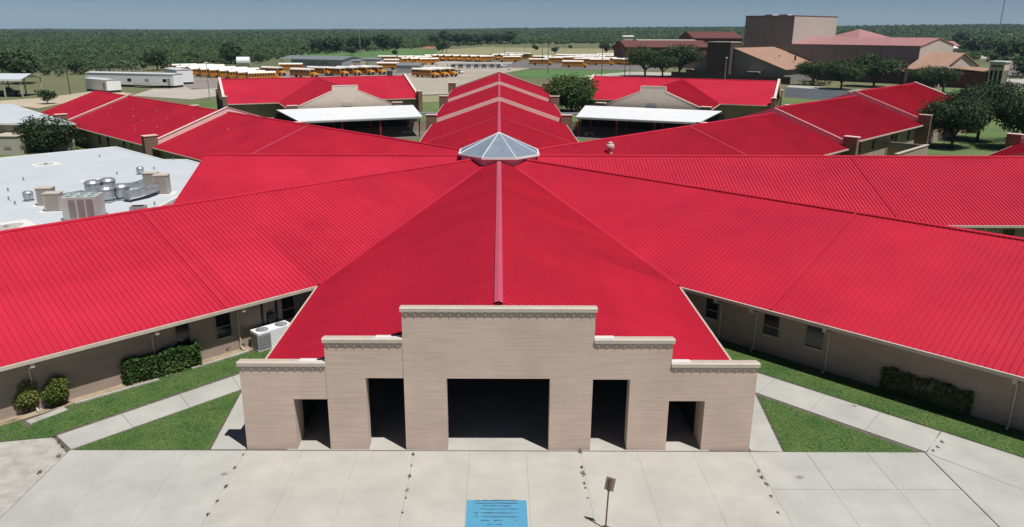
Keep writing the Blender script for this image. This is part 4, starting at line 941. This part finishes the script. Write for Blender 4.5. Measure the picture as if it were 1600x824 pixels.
for i in range(7):
    o = cd if i == 0 else copy_tree(cd); p = G(708 + i * 12, 106.5); o.location = (p.x, p.y, .08); o.rotation_euler = (0, 0, R(-84)); tag(o, 'dark car, ' + ordn[i] + ' from the left under the carport roof', 'car', 'dark cars under the carport')
cb_ = car_proto('sedan', 'car_blue')
for i, (px, py, h_) in enumerate(((700, 92, 20), (757, 90.5, 10), (770, 91, 30), (776, 92.5, 200))):
    o = cb_ if i == 0 else copy_tree(cb_); p = G(px, py); o.location = (p.x, p.y, .08); o.rotation_euler = (0, 0, R(h_)); tag(o, 'far blue car, ' + ordn[i] + ' from the left behind the far row of buses', 'car', 'far blue cars')
p = G(609, 118.5); ds = thing('dumpster', 'dark blue dumpster on the lot right of the four buses', 'dumpster', (p.x, p.y, .06), R(10))
m_ = MB(); m_.prism([(-1, -.7, 0), (1, -.7, 0), (1.15, -.9, 1.4), (-1.15, -.9, 1.4)], (0, 1.6, 0)); m_.build('bin', 'car_blue', ds); m_ = MB(); m_.prism([(-1.2, -.95, 1.4), (1.2, -.95, 1.4), (1.2, .75, 1.6), (-1.2, .75, 1.6)], (0, 0, .08)); m_.build('lid', 'black', ds)

# ================================================================== sheds, depot, carport, trailers, pavilion
def shed(name, label, cat, loc, rz, lx, ly, e, r, wallm, roofm, over=.4, doors=(), endm=None, group=None):
    """box with ridge along local x; doors: (x, width, height) on the -y side"""
    root = thing(name, label, cat, loc, rz, group); m_ = MB()
    m_.prism([(-lx / 2, -ly / 2, 0), (-lx / 2, ly / 2, 0), (-lx / 2, ly / 2, e), (-lx / 2, 0, r), (-lx / 2, -ly / 2, e)], (lx, 0, 0)); m_.build('wall', wallm, root)
    k = (r - e) / (ly / 2); m_ = MB()
    for s in (-1, 1):
        a = [(-lx / 2 - over, 0, r + .06), (lx / 2 + over, 0, r + .06), (lx / 2 + over, s * (ly / 2 + over), e - k * over + .06), (-lx / 2 - over, s * (ly / 2 + over), e - k * over + .06)]
        m_.prism(a[::s], (0, 0, .1))
    rf_ = m_.build('roof', roofm, root)
    for x, w_, h_ in doors:
        m_ = MB(); m_.box(x - w_ / 2, x + w_ / 2, -ly / 2 - .05, -ly / 2 - .001, .05, h_); m_.build('door', 'soffit', root)
    return root
a = G(535, 108.5); b = G(444, 106.5); d = (b - a); L_ = d.length; ang = math.atan2(-d.y, -d.x); mid = (a + b) / 2; n = Vector((-d.y, d.x, 0)).normalized(); n = n if n.y > 0 else -n
dp = shed('bus_depot', 'long grey metal bus depot with open left end and sliding doors', 'building', tuple(mid + n * 9 - d.normalized() * 2.0), ang, L_ - 4, 18, 4.0, 5.2, 'grey_metal', 'galv', .5, ((-8, 3.2, 3), (-2, 3.2, 3), (4, 3.2, 3)))
for s in (-1, 1):
    m_ = MB(); m_.tube((-L_ / 2 - 3.2, s * 8.5, 0), (-L_ / 2 - 3.2, s * 8.5, 4.2), .15, n=6); m_.build('post', 'grey_metal', dp)
m_ = MB(); m_.prism([(-L_ / 2 - 4.2, -9.4, 4.02), (-L_ / 2 + 1.4, -9.4, 4.02), (-L_ / 2 + 1.4, 0, 5.28), (-L_ / 2 - 4.2, 0, 5.28)], (0, 0, .1)); m_.prism([(-L_ / 2 - 4.2, 0, 5.28), (-L_ / 2 + 1.4, 0, 5.28), (-L_ / 2 + 1.4, 9.4, 4.02), (-L_ / 2 - 4.2, 9.4, 4.02)], (0, 0, .1)); m_.build('canopy_roof', 'galv', dp)
p = G(550, 107); shed('storage_shed', 'cream metal shed at the right end of the grey depot', 'shed', (p.x, p.y + 4, 0), R(-8), 9, 8, 3.2, 3.9, 'stucco_cream', 'galv', .2, ((2.2, .9, 2),))
p = G(580, 105); shed('storage_shed', 'cream metal shed left of the stacked buses', 'shed', (p.x, p.y + 4, 0), R(-5), 9.5, 8, 3.4, 4.0, 'stucco_cream', 'galv', .2, ((-1.5, .9, 2),))
p = G(640, 114.5); shed('storage_shed', 'small grey metal shed left of the three facing buses', 'shed', (p.x, p.y + 3.5, 0), R(-10), 9.5, 7, 3.0, 3.9, 'grey_metal', 'galv', .3)
p = G(381, 103); tk = thing('storage_tank', 'white half round storage tank beyond the left row of buses', 'tank', (p.x, p.y, 0), R(10)); m_ = MB()
m_.prism([(-3, 2.2 * math.cos(t), 2.0 + 2.2 * math.sin(t)) for t in np.linspace(-.9, math.pi + .9, 16)], (6, 0, 0)); m_.build('shell', 'white_metal', tk); m_ = MB(); m_.box(-2.6, -2.2, -1.6, 1.6, 0, .9); m_.box(2.2, 2.6, -1.6, 1.6, 0, .9); m_.build('cradle', 'grey_metal', tk)
# carport
a, b = G(680, 109), G(800, 109); cx0, cy0 = (a.x + b.x) / 2, a.y + 2
cpt = thing('carport', 'long flat carport roof over a row of dark cars', 'carport', (cx0, cy0, 0), R(0)); wl = (b.x - a.x)
m_ = MB(); m_.prism([(-wl / 2, -3, 2.6), (wl / 2, -3, 2.6), (wl / 2, 3, 2.9), (-wl / 2, 3, 2.9)], (0, 0, .12)); m_.build('roof', 'concrete_old', cpt)
for k in range(8):
    x = -wl / 2 + .5 + k * (wl - 1) / 7
    for y in (-2.6, 2.6): m_ = MB(); m_.tube((x, y, 0), (x, y, 2.65), .09, n=6); m_.build('post', 'white_metal', cpt)
m_ = MB(); m_.box(-wl / 2 + 9, wl / 2 - 2, -6.4, -5.9, 0, .45); m_.build('kerb_block', 'white_patch', cpt)
# white trailers
def trailer(label, loc, rz, lx, ly, h, nwin, m='white_metal', skirt=True):
    root = thing('portable_classroom', label, 'portable building', loc, rz, 'white portable buildings'); m_ = MB(); m_.box(-lx / 2, lx / 2, -ly / 2, ly / 2, .7, h); m_.build('body', m, root)
    m_ = MB(); m_.prism([(-lx / 2 - .15, -ly / 2 - .15, h), (-lx / 2 - .15, 0, h + .28), (-lx / 2 - .15, ly / 2 + .15, h)], (lx + .3, 0, 0)); m_.build('roof', 'white_roof', root)
    m_ = MB(); m_.box(-lx / 2 + .1, lx / 2 - .1, -ly / 2 + .1, ly / 2 - .1, 0, .7); m_.build('skirt', 'black', root)
    for k in range(nwin):
        x = -lx / 2 + (k + .5) * lx / nwin; m_ = MB(); m_.box(x - .7, x + .7, -ly / 2 - .03, -ly / 2 - .001, 1.7, 2.6); m_.build('window', 'dark_glass' if k % 2 == 0 else 'grey_metal', root)
    m_ = MB(); m_.box(lx / 2 - 2.2, lx / 2 - 1.2, -ly / 2 - .04, -ly / 2 - .001, .75, 2.8); m_.build('door', 'grey_metal', root)
    return root
a, b = G(276, 138), G(140, 134.5); mid = (a + b) / 2
t2 = trailer('long white portable building with five windows and a wooden ramp', (mid.x, mid.y + 2, 0), math.atan2(a.y - b.y, a.x - b.x), (a - b).length, 4.5, 4.1, 5)
m_ = MB()
for k in range(9):
    x = 3 + k * 1.1; m_.tube((x, -3.6, 0), (x, -3.6, 1.5 - .05 * k), .05, n=4)
m_.prism([(2.8, -3.7, .25), (12.2, -3.7, .75), (12.2, -2.3, .75), (2.8, -2.3, .25)], (0, 0, .08)); m_.prism([(2.8, -3.65, 1.0), (12.2, -3.65, 1.5), (12.2, -3.55, 1.5), (2.8, -3.55, 1.0)], (0, 0, .08)); m_.build('ramp', 'wood', t2)
p = G(160, 144); trailer('short portable building with grey side nearest the far left red roof', (p.x, p.y + 1, 0), R(-38), 12.5, 4.0, 3.6, 0, 'white_metal')
p = G(272, 131); trailer('tall white portable building right of the long one', (p.x + 1, p.y + 2, 0), R(-52), 14, 5.0, 4.6, 0, 'white_metal')
# pavilion at the far left
a = G(38, 152); pv = thing('pavilion', 'open white roofed shelter on posts at the far left edge', 'shelter', (a.x - 8, a.y + 4, 0), R(0))
m_ = MB(); m_.prism([(-9, -5, 4.5), (8.5, -5, 4.5), (8.5, 0, 5.7), (-9, 0, 5.7)], (0, 0, .12)); m_.prism([(-9, 0, 5.7), (8.5, 0, 5.7), (8.5, 5, 4.5), (-9, 5, 4.5)], (0, 0, .12)); m_.build('roof', 'white_roof', pv)
m_ = MB(); m_.box(-9, 8.5, -5.05, -4.95, 4.2, 4.5); m_.build('fascia', 'white_metal', pv)
for x in (-6, -1, 3.5, 8):
    for y in (-4.6, 4.6): m_ = MB(); m_.box(x - .14, x + .14, y - .14, y + .14, 0, 4.5); m_.build('post', 'tan_trim', pv)
tr = car_proto('pickup', 'car_dark'); tr.location = (a.x - 6.5, a.y + 4, 0); tr.rotation_euler = (0, 0, R(25)); tr.scale = (1, 1.1, 1.25); tag(tr, 'dark truck parked under the white shelter at the far left', 'truck')

# ================================================================== fences, covered links and small yard things by the long stepped roof
def board_fence(label, pxa, pxb, h=1.8):
    a, b = G(*pxa), G(*pxb); d = b - a; L_ = d.length; root = thing('board_fence', label, 'fence', tuple(a), math.atan2(d.y, d.x), 'wooden fences in the yards')
    bm_ = MB(); bm_.prism([(0, 0, .05), (.26, 0, .05), (.26, 0, h - .05), (.13, 0, h), (0, 0, h - .05)], (0, .03, 0)); me = bm_.mesh('board', 'wood')
    for k in range(int(L_ / .3)): obj('board', me, root, (k * .3, 0, 0))
    m_ = MB(); m_.box(0, L_, .03, .09, .4, .5); m_.box(0, L_, .03, .09, h - .5, h - .4); m_.build('rail', 'wood', root)
board_fence('wooden board fence left of the long stepped roof', (650, 206), (673, 205)); board_fence('wooden board fence right of the long stepped roof', (884, 205), (908, 206))
board_fence('wooden board fence at the far left pod yard', (640, 206), (651, 204), 1.6)
def link(label, pxa, pxb, z=2.7):
    a, b = G(*pxa, z), G(*pxb, z); d = b - a; L_ = d.length; root = thing('covered_walk', label, 'canopy', (a.x, a.y, 0), math.atan2(d.y, d.x), 'covered walks')
    m_ = MB(); m_.box(0, L_, -1.2, 1.2, z - .12, z); m_.build('roof', 'galv', root)
    for x in (.3, L_ - .3):
        for y in (-1, 1): m_ = MB(); m_.tube((x, y, 0), (x, y, z - .12), .06, n=6); m_.build('post', 'grey_metal', root)
link('grey covered walk left of the long stepped roof', (652, 176), (682, 176)); link('grey covered walk right of the long stepped roof', (872, 177), (908, 177))
for px, py, lab in ((637, 211, 'white curved bench on the turf left of the hub'), (922, 213, 'white curved bench on the turf right of the hub')):
    p = G(px, py); root = thing('bench', lab, 'bench', (p.x, p.y, 0), R(30)); m_ = MB(); P = [(1.0 * math.cos(t), 1.0 * math.sin(t), .4) for t in np.linspace(.3, 2.8, 9)] + [(.6 * math.cos(t), .6 * math.sin(t), .4) for t in np.linspace(2.8, .3, 9)]
    m_.prism(P, (0, 0, .1)); m_.build('seat', 'white_patch', root)
    for t in (.5, 1.55, 2.6): m_ = MB(); m_.box(.8 * math.cos(t) - .12, .8 * math.cos(t) + .12, .8 * math.sin(t) - .12, .8 * math.sin(t) + .12, 0, .4); m_.build('leg', 'white_patch', root)
# service yard screen beside the far right wing
sy = thing('screen_wall', 'tan brick screen wall enclosing a service yard by the far right wing', 'wall', tuple(C), R(45))
m_ = MB(); m_.box(57, 69, -15.2, -14.9, 0, 2.2); m_.build('wall', 'wing_brick', sy); m_ = MB(); m_.box(68.7, 69, -14.9, -10.0, 0, 2.2); m_.build('side_wall', 'wing_brick', sy); m_ = MB(); m_.box(56.9, 69.1, -15.3, -14.8, 2.2, 2.3); m_.build('coping', 'tan_trim', sy)
gpoly('yard_path', [(664, 186), (700, 168), (712, 160), (720, 160), (690, 186)], .02, 'concrete_grey')

# ================================================================== arts centre on the right (local x: right-away, y: left-away)
art = thing('arts_centre', 'large arts centre with tall fly tower, dark hall wall and terracotta roofs', 'building', (140, 266.6, 0), R(45))
EZ, RZ, HL, HD = 12.2, 14.6, 44.4, 36.0
m_ = MB(); m_.prism([(0, 0, 0), (HD, 0, 0), (HD, 0, EZ), (HD / 2, 0, RZ), (0, 0, EZ)], (0, HL, 0)); hall = m_.build('hall', 'stucco_grey_shade', art)
m_ = MB(); m_.prism([(0.05, -.08, 0), (HD - .05, -.08, 0), (HD - .05, -.08, EZ - .05), (HD / 2, -.08, RZ - .05), (.05, -.08, EZ - .05)], (0, .07, 0)); m_.build('lit_end_wall', 'stucco_cream', hall)  # paler skin paints the sunlit end of the hall
m_ = MB()
for a, b in ((-.5, HD / 2), (HD + .5, HD / 2)):
    k = (RZ - EZ) / (HD / 2); za = EZ - .5 * k + .05; P = [(a, -.4, za), (b, -.4, RZ + .05), (b, HL, RZ + .05), (a, HL, za)]
    m_.prism(P if a < b else P[::-1], (0, 0, .22))
m_.build('hall_roof', 'red_faded', hall)
m_ = MB(); m_.box(0, 38.5, HL + .02, HL + 19.4, 0, 22.2); tw = m_.build('fly_tower', 'stucco_grey_shade', art)
m_ = MB(); m_.box(.05, 38.45, HL - .06, HL + .02, RZ - 3, 22.15); m_.build('lit_wall', 'stucco_cream', tw)  # paler skin paints the sunlit side of the tower
m_ = MB(); m_.box(-.15, 38.65, HL - .12, HL + 19.55, 22.2, 22.5); m_.build('cornice', 'brown_roof', tw)
for y in (50, 56): m_ = MB(); m_.box(6, 10, y, y + 3.2, 22.5, 23.0); m_.build('roof_hatch', 'white_metal', tw)
for y in range(4, 44, 8): m_ = MB(); m_.box(-.03, -.001, y, y + .08, 5, EZ - .2); m_.build('wall_joint', 'dark_brick', hall)
m_ = MB(); m_.prism([(-4, 2, 4.1), (-.02, 2, 5.2), (-.02, 2, 5.4), (-4, 2, 4.3)], (0, 40, 0)); m_.build('lean_to_roof', 'red_faded', art)
m_ = MB(); m_.box(-3.4, -.05, 2.5, 41.5, 0, 4.1); m_.build('lean_to_wall', 'dark_brick', art)
# gabled wing in front of the tower
def gab(x0, x1, yc, hw, e, r, wallm, roofm, name, along='x'):
    m_ = MB(); over = .8; k = (r - e) / hw
    if along == 'x': P = lambda a, b, z: (a, yc + b, z)
    else: P = lambda a, b, z: (yc + b, a, z)
    m_.prism([P(x0, -hw, 0), P(x0, hw, 0), P(x0, hw, e), P(x0, 0, r), P(x0, -hw, e)], Vector(P(x1, 0, 0)) - Vector(P(x0, 0, 0))); wl = m_.build(name, wallm, art); m_ = MB()
    for s in (-1, 1):
        A = [P(x0 - over, 0, r + .06), P(x1, 0, r + .06), P(x1, s * (hw + over), e - k * over + .06), P(x0 - over, s * (hw + over), e - k * over + .06)]; m_.prism(A, (0, 0, .2))
    m_.build('roof', roofm, wl); return wl
g1 = gab(-30, 0, 51, 19, 4.6, 11.0, 'stucco_grey_shade', 'terracotta', 'front_wing')
m_ = MB(); m_.box(-33, -26, 51, 60, 0, 13.0); m_.build('brick_block', 'dark_brick', g1); m_ = MB(); m_.box(-33.2, -25.8, 50.8, 60.2, 13.0, 13.3); m_.build('block_coping', 'tan_trim', g1)
for y in (40, 66):
    m_ = MB(); m_.box(-32.2, -30, y, y + 4.5, 3.3, 3.6); m_.build('door_canopy', 'tan_trim', g1); m_ = MB(); m_.box(-30.06, -30.0, y + 1, y + 3.4, 0, 2.5); m_.build('door', 'dark_glass', g1)
m_ = MB(); m_.box(-33.5, -33.2, 28, 74, 0, 2.4); m_.build('yard_wall', 'dark_brick', g1)
for y in (36, 42): m_ = MB(); m_.tube((-14, y, 7), (-14, y, 8.6), .35, n=8); m_.build('flue', 'dark_brick', g1)
g2 = gab(-10.5, 0, 9, 20, 5.3, 10.0, 'stucco_cream', 'terracotta', 'foyer_wing', 'y')
m_ = MB(); m_.box(-14, 12, -10.4, -2, 0, 4.6); m_.build('foyer_base', 'dark_brick', g2)
m_ = MB(); m_.prism([(-10, -11, 6.0), (8, -11, 6.0), (10, -23, 5.0), (-8, -23, 5.0)], (0, 0, .2)); m_.build('porch_roof', 'terracotta', g2); m_ = MB(); m_.box(-8, 7, -22.5, -11.5, 0, 5.0); m_.build('porch_wall', 'red_brick', g2)
et = MB(); et.box(-7.5, -1.5, -27, -23, 0, 8.0); e_ = et.build('entrance_tower', 'tan_brick', g2)
for k in range(3):
    m_ = MB(); m_.box(-6.8 + k * 1.9, -5.7 + k * 1.9, -27.06, -26.99, .3, 5.6); m_.build('slot', 'dark_glass', g2)
    m_ = MB(); m_.box(-7.56, -7.49, -26.6 + k * 1.2, -25.9 + k * 1.2, .3, 5.6); m_.build('slot', 'dark_glass', g2)
m_ = MB(); m_.box(-7.8, -1.2, -27.3, -22.8, 8.0, 8.35); m_.build('tower_cap', 'white_patch', g2)
m_ = MB(); m_.box(-7.62, -7.5, -26.5, -23.6, 6.6, 7.2); m_.build('name_panel', 'rust', g2)

# pyramid roofed block and red brick school behind
p = GY(1342, 57, 400); pyr = thing('pyramid_roof_building', 'red pyramid roofed block rising behind the long hall', 'building', (p.x, 400, 0), R(20))
m_ = MB(); m_.box(-9.5, 9.5, -9.5, 9.5, 0, 13.6); m_.build('wall', 'red_brick', pyr); m_ = MB()
for k in range(4):
    a, b = [(11, -11), (11, 11), (-11, 11), (-11, -11)][k], [(11, 11), (-11, 11), (-11, -11), (11, -11)][k]; m_.face([(*a, 13.55), (*b, 13.55), (0, 0, 17.8)])
m_.face([(-11, -11, 13.55), (-11, 11, 13.55), (11, 11, 13.55), (11, -11, 13.55)]); m_.build('roof', 'red_faded', pyr)
def red_block(label, px0, px1, pyt, Y, depth, rise, roofm='brown_roof', wallm='red_brick', rz=0):
    a, b = GY(px0, pyt, Y), GY(px1, pyt, Y); root = shed('brick_building', label, 'building', ((a.x + b.x) / 2, Y + depth / 2, 0), rz, b.x - a.x, depth, (a.z + b.z) / 2, (a.z + b.z) / 2 + rise, wallm, roofm, .6); 
    return root
red_block('dark red brick school wing left of the arts centre', 975, 1108, 74, 410, 30, 3.0, rz=R(4))
red_block('tan walled school block with flat roof behind the red brick wing', 1000, 1090, 64.5, 465, 25, .6, 'road_tan', 'tan_brick')
red_block('dark red school hall with peaked roof beside the fly tower', 1085, 1160, 60, 480, 40, 3.6)
red_block('small red roofed house among trees right of the long hall', 1484, 1498, 72, 470, 14, 2.5, 'red_faded')
red_block('small cream house among trees right of the long hall', 1489, 1496, 75.5, 452, 8, 1.0, 'white_patch', 'stucco_cream')
red_block('far white roofed building on the horizon trees', 975, 990, 57.5, 700, 14, .8, 'white_patch', 'stucco_cream')

# hedges and small planting before the arts centre
def far_hedge(label, pix, h, wdt):
    P = [G(*q) for q in pix]; pts = []
    for a, b in zip(P, P[1:]):
        n = int((b - a).length * 26); t = rng.uniform(0, 1, (n, 1)); q = np.array(a) + (np.array(b) - np.array(a)) * t; pts.append(q + np.column_stack([rng.uniform(-wdt, wdt, (n, 2)) * .5, rng.uniform(.1, h, n)]))
    pts = np.vstack(pts); c = pts.mean(0); c[2] = 0; leafy('hedge', label, 'hedge', tuple(c), 0, pts - c, rng.uniform(.2, .4, len(pts)), 'dark_leaf')
far_hedge('long dark hedge below the entrance plaza', [(1478, 134), (1530, 131), (1570, 135), (1610, 141)], 1.5, 2.0)
far_hedge('dark hedge along the path below the hall', [(1250, 131), (1298, 134)], 1.3, 1.5)
far_hedge('dark hedge left of the plaza planter', [(1535, 121), (1552, 121)], 1.2, 2); far_hedge('dark hedge at the right edge of the plaza', [(1560, 122), (1600, 124.5)], 1.2, 2); far_hedge('dark hedge along the visitor parking', [(1580, 119), (1610, 120)], 1.3, 2)
# palm in the plaza bed
p = G(1553, 133); pl = thing('palm', 'small palm with spreading fronds on the entrance plaza', 'palm', tuple(p)); m_ = MB(); m_.tube((0, 0, 0), (0, 0, 1.4), .16, .12, n=7); m_.build('trunk', 'bark', pl)
for k in range(11):
    t = 2 * math.pi * k / 11; m_ = MB(); d = Vector((math.cos(t), math.sin(t), 0)); n = Vector((-d.y, d.x, 0)) * .16; q = [Vector((0, 0, 1.4)), d * .8 + Vector((0, 0, 1.9)), d * 1.6 + Vector((0, 0, 1.5))]
    m_.face([q[0], q[1] - n, q[2], q[1] + n]); m_.build('frond', 'oak_leaf', pl)

# ================================================================== far single trees
far = [(246, 110, 1.25, 1, 'tall dark tree behind the portable buildings'), (300, 97, .8, 0, 'dark tree left of the white storage tank'), (405, 99, .6, 1, 'dark round bush right of the white storage tank'), (362, 100, 1.5, 2, 'broad dark tree behind the white storage tank'),
       (497, 84, 1.5, 0, 'dark tree over the left half of the depot roof'), (512, 84, 1.7, 1, 'dark tree over the middle of the depot roof'), (526, 83, 1.6, 2, 'dark tree over the right half of the depot roof'),
       (556, 82, 1.8, 0, 'dark tree left of the tall lamp mast'), (571, 80, 1.6, 1, 'dark tree right of the tall lamp mast'), (599, 80, 1.9, 2, 'broad dark tree at the near edge of the green field'), (618, 77, 1.6, 0, 'dark tree at the far edge of the green field'), (550, 87, .9, 1, 'small dark tree at the end of the depot roof'), (617, 87, .55, 2, 'small round bush on the green field'),
       (691, 83, 1.25, 0, 'dark tree beside the tall pole above the far row of buses'), (678, 72, 1.6, 1, 'first tree from the left in the row beyond the dry field'), (696, 70, 2.2, 2, 'second tree from the left in the row beyond the dry field'), (715, 71, 1.9, 0, 'third tree from the left in the row beyond the dry field'), (732, 71, 1.7, 1, 'fourth tree from the left in the row beyond the dry field'), (744, 70.5, 1.7, 2, 'fifth tree from the left in the row beyond the dry field'), (762, 70, 1.9, 0, 'sixth tree from the left in the row beyond the dry field'), (776, 70, 1.8, 1, 'seventh tree from the left in the row beyond the dry field'), (795, 70, 2.2, 2, 'eighth tree from the left in the row beyond the dry field'),
       (837, 80, .75, 0, 'small round tree standing alone on the dry field'), (867, 84, .7, 1, 'dark bush behind the right lot of buses'), (891, 77, .5, 2, 'small bush beyond the right lot of buses'), (947, 84, 1.25, 0, 'dark tree left of the red brick wing'), (966, 86, 1.2, 1, 'dark tree at the left end of the red brick wing'), (985, 74, 1.4, 2, 'dark tree above the red brick wing'),
       (38, 131, 1.5, 0, 'broad dark tree behind the white shelter'), (121, 116, .75, 1, 'small dark tree on the left field'), (18, 120, 1.3, 2, 'dark tree left of the field behind the shelter roof'), (75, 163, .5, 1, 'low bush beside the dirt road'),
       (1485, 88, 1.8, 0, 'dark tree right of the cream end wall'), (1520, 88, 1.9, 1, 'dark tree above the brick entrance tower'), (1543, 84, 1.7, 2, 'dark tree beyond the visitor parking, left'), (1573, 97, 1.9, 0, 'broad dark tree over the visitor parking'), (1600, 95, 1.6, 1, 'dark tree at the right edge beyond the parking'), (1598, 120, 1.1, 2, 'tree at the right edge of the visitor parking'), (1500, 76, 2.2, 2, 'tall dark tree behind the small houses')]
for px, py, s, v, lab in far: p = G(px, py); tree('far', v, (p.x, p.y, float(terr(np.array(p.x), np.array(p.y)))), s, lab, group='far single trees')

# ================================================================== poles and masts
def pole(px, py, pyt, label, kind='wood', r=.16, arm=True):
    p = G(px, py); q = GY(px, pyt, p.y); h = max(3.5, q.z); root = thing('utility_pole' if kind == 'wood' else 'lamp_post', label, 'pole', (p.x, p.y, 0), rng.uniform(-.4, .4), 'poles')
    m_ = MB(); m_.tube((0, 0, 0), (0, 0, h), r, r * .7, n=7); m_.build('shaft', 'pole_wood' if kind == 'wood' else 'pole_metal', root)
    if kind == 'wood' and arm:
        m_ = MB(); m_.box(-1.1, 1.1, -.07, .07, h - .9, h - .75); m_.build('crossarm', 'pole_wood', root)
    if kind == 'lamp':
        m_ = MB(); m_.box(-.3, .3, -.3, .3, h, h + .28); m_.build('lamp_head', 'white_metal', root)
for a in ((110, 148, 107, 'wooden pole on the left field'), (172, 118, 84, 'wooden pole, left of a close pair above the portables'), (179, 117, 86, 'wooden pole, right of a close pair above the portables'), (165, 118, 106, 'short pole left of the close pair'),
          (328, 158, 99, 'tall thin lamp post at the left end of the left red roof', 'lamp', .1), (563, 84, 48, 'tall mast with bright lamp beyond the depot', 'lamp', .3), (582, 88, 66, 'pale pole beside the depot', 'lamp', .16), (698, 93, 55, 'dark pole through the tree above the carport'),
          (770, 105, 74, 'thin pale pole at the right end of the carport, left of two', 'lamp', .1), (788, 104, 66, 'thin pale pole at the right end of the carport, right of two', 'lamp', .1), (847, 104, 59, 'tall dark pole in front of the right lot, left of two'), (856, 116, 60, 'tall dark pole on the green verge'),
          (940, 119, 57, 'wooden pole right of the nearest verge bus'), (976, 118, 80, 'dark pole left of the arts centre oaks'), (984, 117, 78, 'dark pole beside the leftmost arts centre oak', 'wood', .12, False), (1132, 128, 91, 'pale lamp post before the arts centre brick block', 'lamp', .18), (1474, 147, 106, 'pale lamp post before the terracotta foyer', 'lamp', .16), (1569, 125, 105, 'dark lamp post on the plaza edge', 'lamp', .14), (882, 82, 70, 'thin far pole beyond the right lot', 'wood', .14), (820, 82, 68, 'thin far pole on the dry field', 'wood', .14)): pole(*a)
mp = GY(1563, 38, 1500); ms_ = thing('radio_mast', 'thin lattice radio mast on the right horizon', 'mast', (mp.x, 1500, 6), 0); htop = GY(1568, -6, 1500).z - 6
m_ = MB()
for k in range(3):
    t = 2.09 * k; m_.tube((1.0 * math.cos(t), 1.0 * math.sin(t), 0), (.9 * math.cos(t), .9 * math.sin(t), htop), .28, .24, n=4)
for k in range(int(htop / 6)):
    for j in range(3):
        t, t2 = 2.09 * j, 2.09 * (j + 1); m_.tube((.95 * math.cos(t), .95 * math.sin(t), k * 6), (.95 * math.cos(t2), .95 * math.sin(t2), k * 6 + 6), .1, n=3)
m_.build('lattice', 'pole_metal', ms_)
# field fence line on the left
ff = thing('field_fence', 'thin wire fence with pale posts along the left field edge', 'fence', (0, 0, 0))
a, b = G(60, 117), G(235, 112); pm = MB(); pm.tube((0, 0, 0), (0, 0, 1.6), .12, n=5); pme = pm.mesh('post', 'tan_trim')
for k in range(26): obj('post', pme, ff, a.lerp(b, k / 25))
m_ = MB()
for z in (.6, 1.1, 1.5): m_.tube(a + Vector((0, 0, z)), b + Vector((0, 0, z)), .025, n=3)
m_.build('wire', 'grey_metal', ff)

# ================================================================== brush country to the horizon
tanx = np.array([-.66, -.44, -.30, -.23, -.12, -.02, .1, .2, .27, .43, .6, .7]); dst = np.array([285, 345, 430, 560, 700, 900, 960, 950, 620, 540, 470, 420])
def scatter(n_per, d0, d1, size, nl, leaf):
    V = []; k0 = 0; F = []
    area = .5 * (d1 ** 2 - d0 ** 2) * 1.5; n = int(area * n_per); d = np.sqrt(rng.uniform(d0 ** 2, d1 ** 2, n)); an = rng.uniform(-.75, .75, n); x, y = d * np.sin(an), d * np.cos(an)
    tn = x / y; ok = y > np.interp(tn, tanx, dst) + rng.normal(size=n) * 12
    cl = np.sin(x / 37 + 2 * np.sin(y / 61)) + np.sin(y / 45 + 1.7 * np.sin(x / 83)); ok &= cl > rng.uniform(-2.3, -.4, n)
    x, y = x[ok], y[ok]; n = len(x); z = terr(x, y); h = rng.uniform(.6, 1.25, n) * size; R_ = h * rng.uniform(.55, .9, n)
    u = rng.normal(size=(n, nl, 3)); u /= np.linalg.norm(u, axis=2)[..., None]; rr = rng.uniform(.5, 1.05, (n, nl, 1))
    P = u * rr * np.stack([R_, R_, h * .5], 1)[:, None, :] + np.stack([x, y, z + h * .55], 1)[:, None, :]
    P = P.reshape(-1, 3); sz = np.repeat(h, nl) * rng.uniform(.7, 1.3, n * nl) * leaf
    nn = u.reshape(-1, 3) * .9 + rng.normal(size=P.shape) * .35 + np.array([0, 0, .3]); nn /= np.linalg.norm(nn, axis=1)[:, None]
    a = rng.normal(size=P.shape); a -= nn * (a * nn).sum(1)[:, None]; a /= np.linalg.norm(a, axis=1)[:, None]; b = np.cross(nn, a)
    s = sz[:, None]; V = np.stack([P + a * s, P - a * s * .5 + b * s * .85, P - a * s * .5 - b * s * .85], 1).reshape(-1, 3)
    return V, np.arange(len(V)).reshape(-1, 3)
VV, FF = [], []; k0 = 0
for args in ((1 / 42, 260, 520, 3.1, 80, .17), (1 / 48, 520, 900, 3.6, 44, .22), (1 / 75, 900, 1500, 4.2, 26, .30), (1 / 260, 1500, 2800, 5.2, 14, .45), (1 / 900, 2800, 5600, 6.5, 9, .65)):
    v, f = scatter(*args); VV.append(v); FF.append(f + k0); k0 += len(v)
o = obj('brush_forest', np_mesh('brush_forest', np.vstack(VV), np.vstack(FF), 'scrub_leaf')); tag(o, 'dense green brush country stretching to the horizon', None, None, 'stuff')
print('forest tris', k0 // 3)

# ================================================================== the air between here and the horizon
hm = bpy.data.materials.new('haze'); hm.use_nodes = True; ht = hm.node_tree
for n_ in list(ht.nodes):
    if n_.type != 'OUTPUT_MATERIAL': ht.nodes.remove(n_)
pv_ = ht.nodes.new('ShaderNodeVolumePrincipled'); pv_.inputs['Color'].default_value = (0.52, 0.74, 1.0, 1); pv_.inputs['Density'].default_value = 0.7e-4; pv_.inputs['Anisotropy'].default_value = 0.0
ht.links.new(pv_.outputs[0], ht.nodes['Material Output'].inputs['Volume']); M['haze'] = hm
m_ = MB(); m_.box(-11800, 11800, -11800, 11800, -8, 90); o = m_.build('haze', 'haze'); tag(o, 'thin pale haze over the land', None, None, 'stuff')
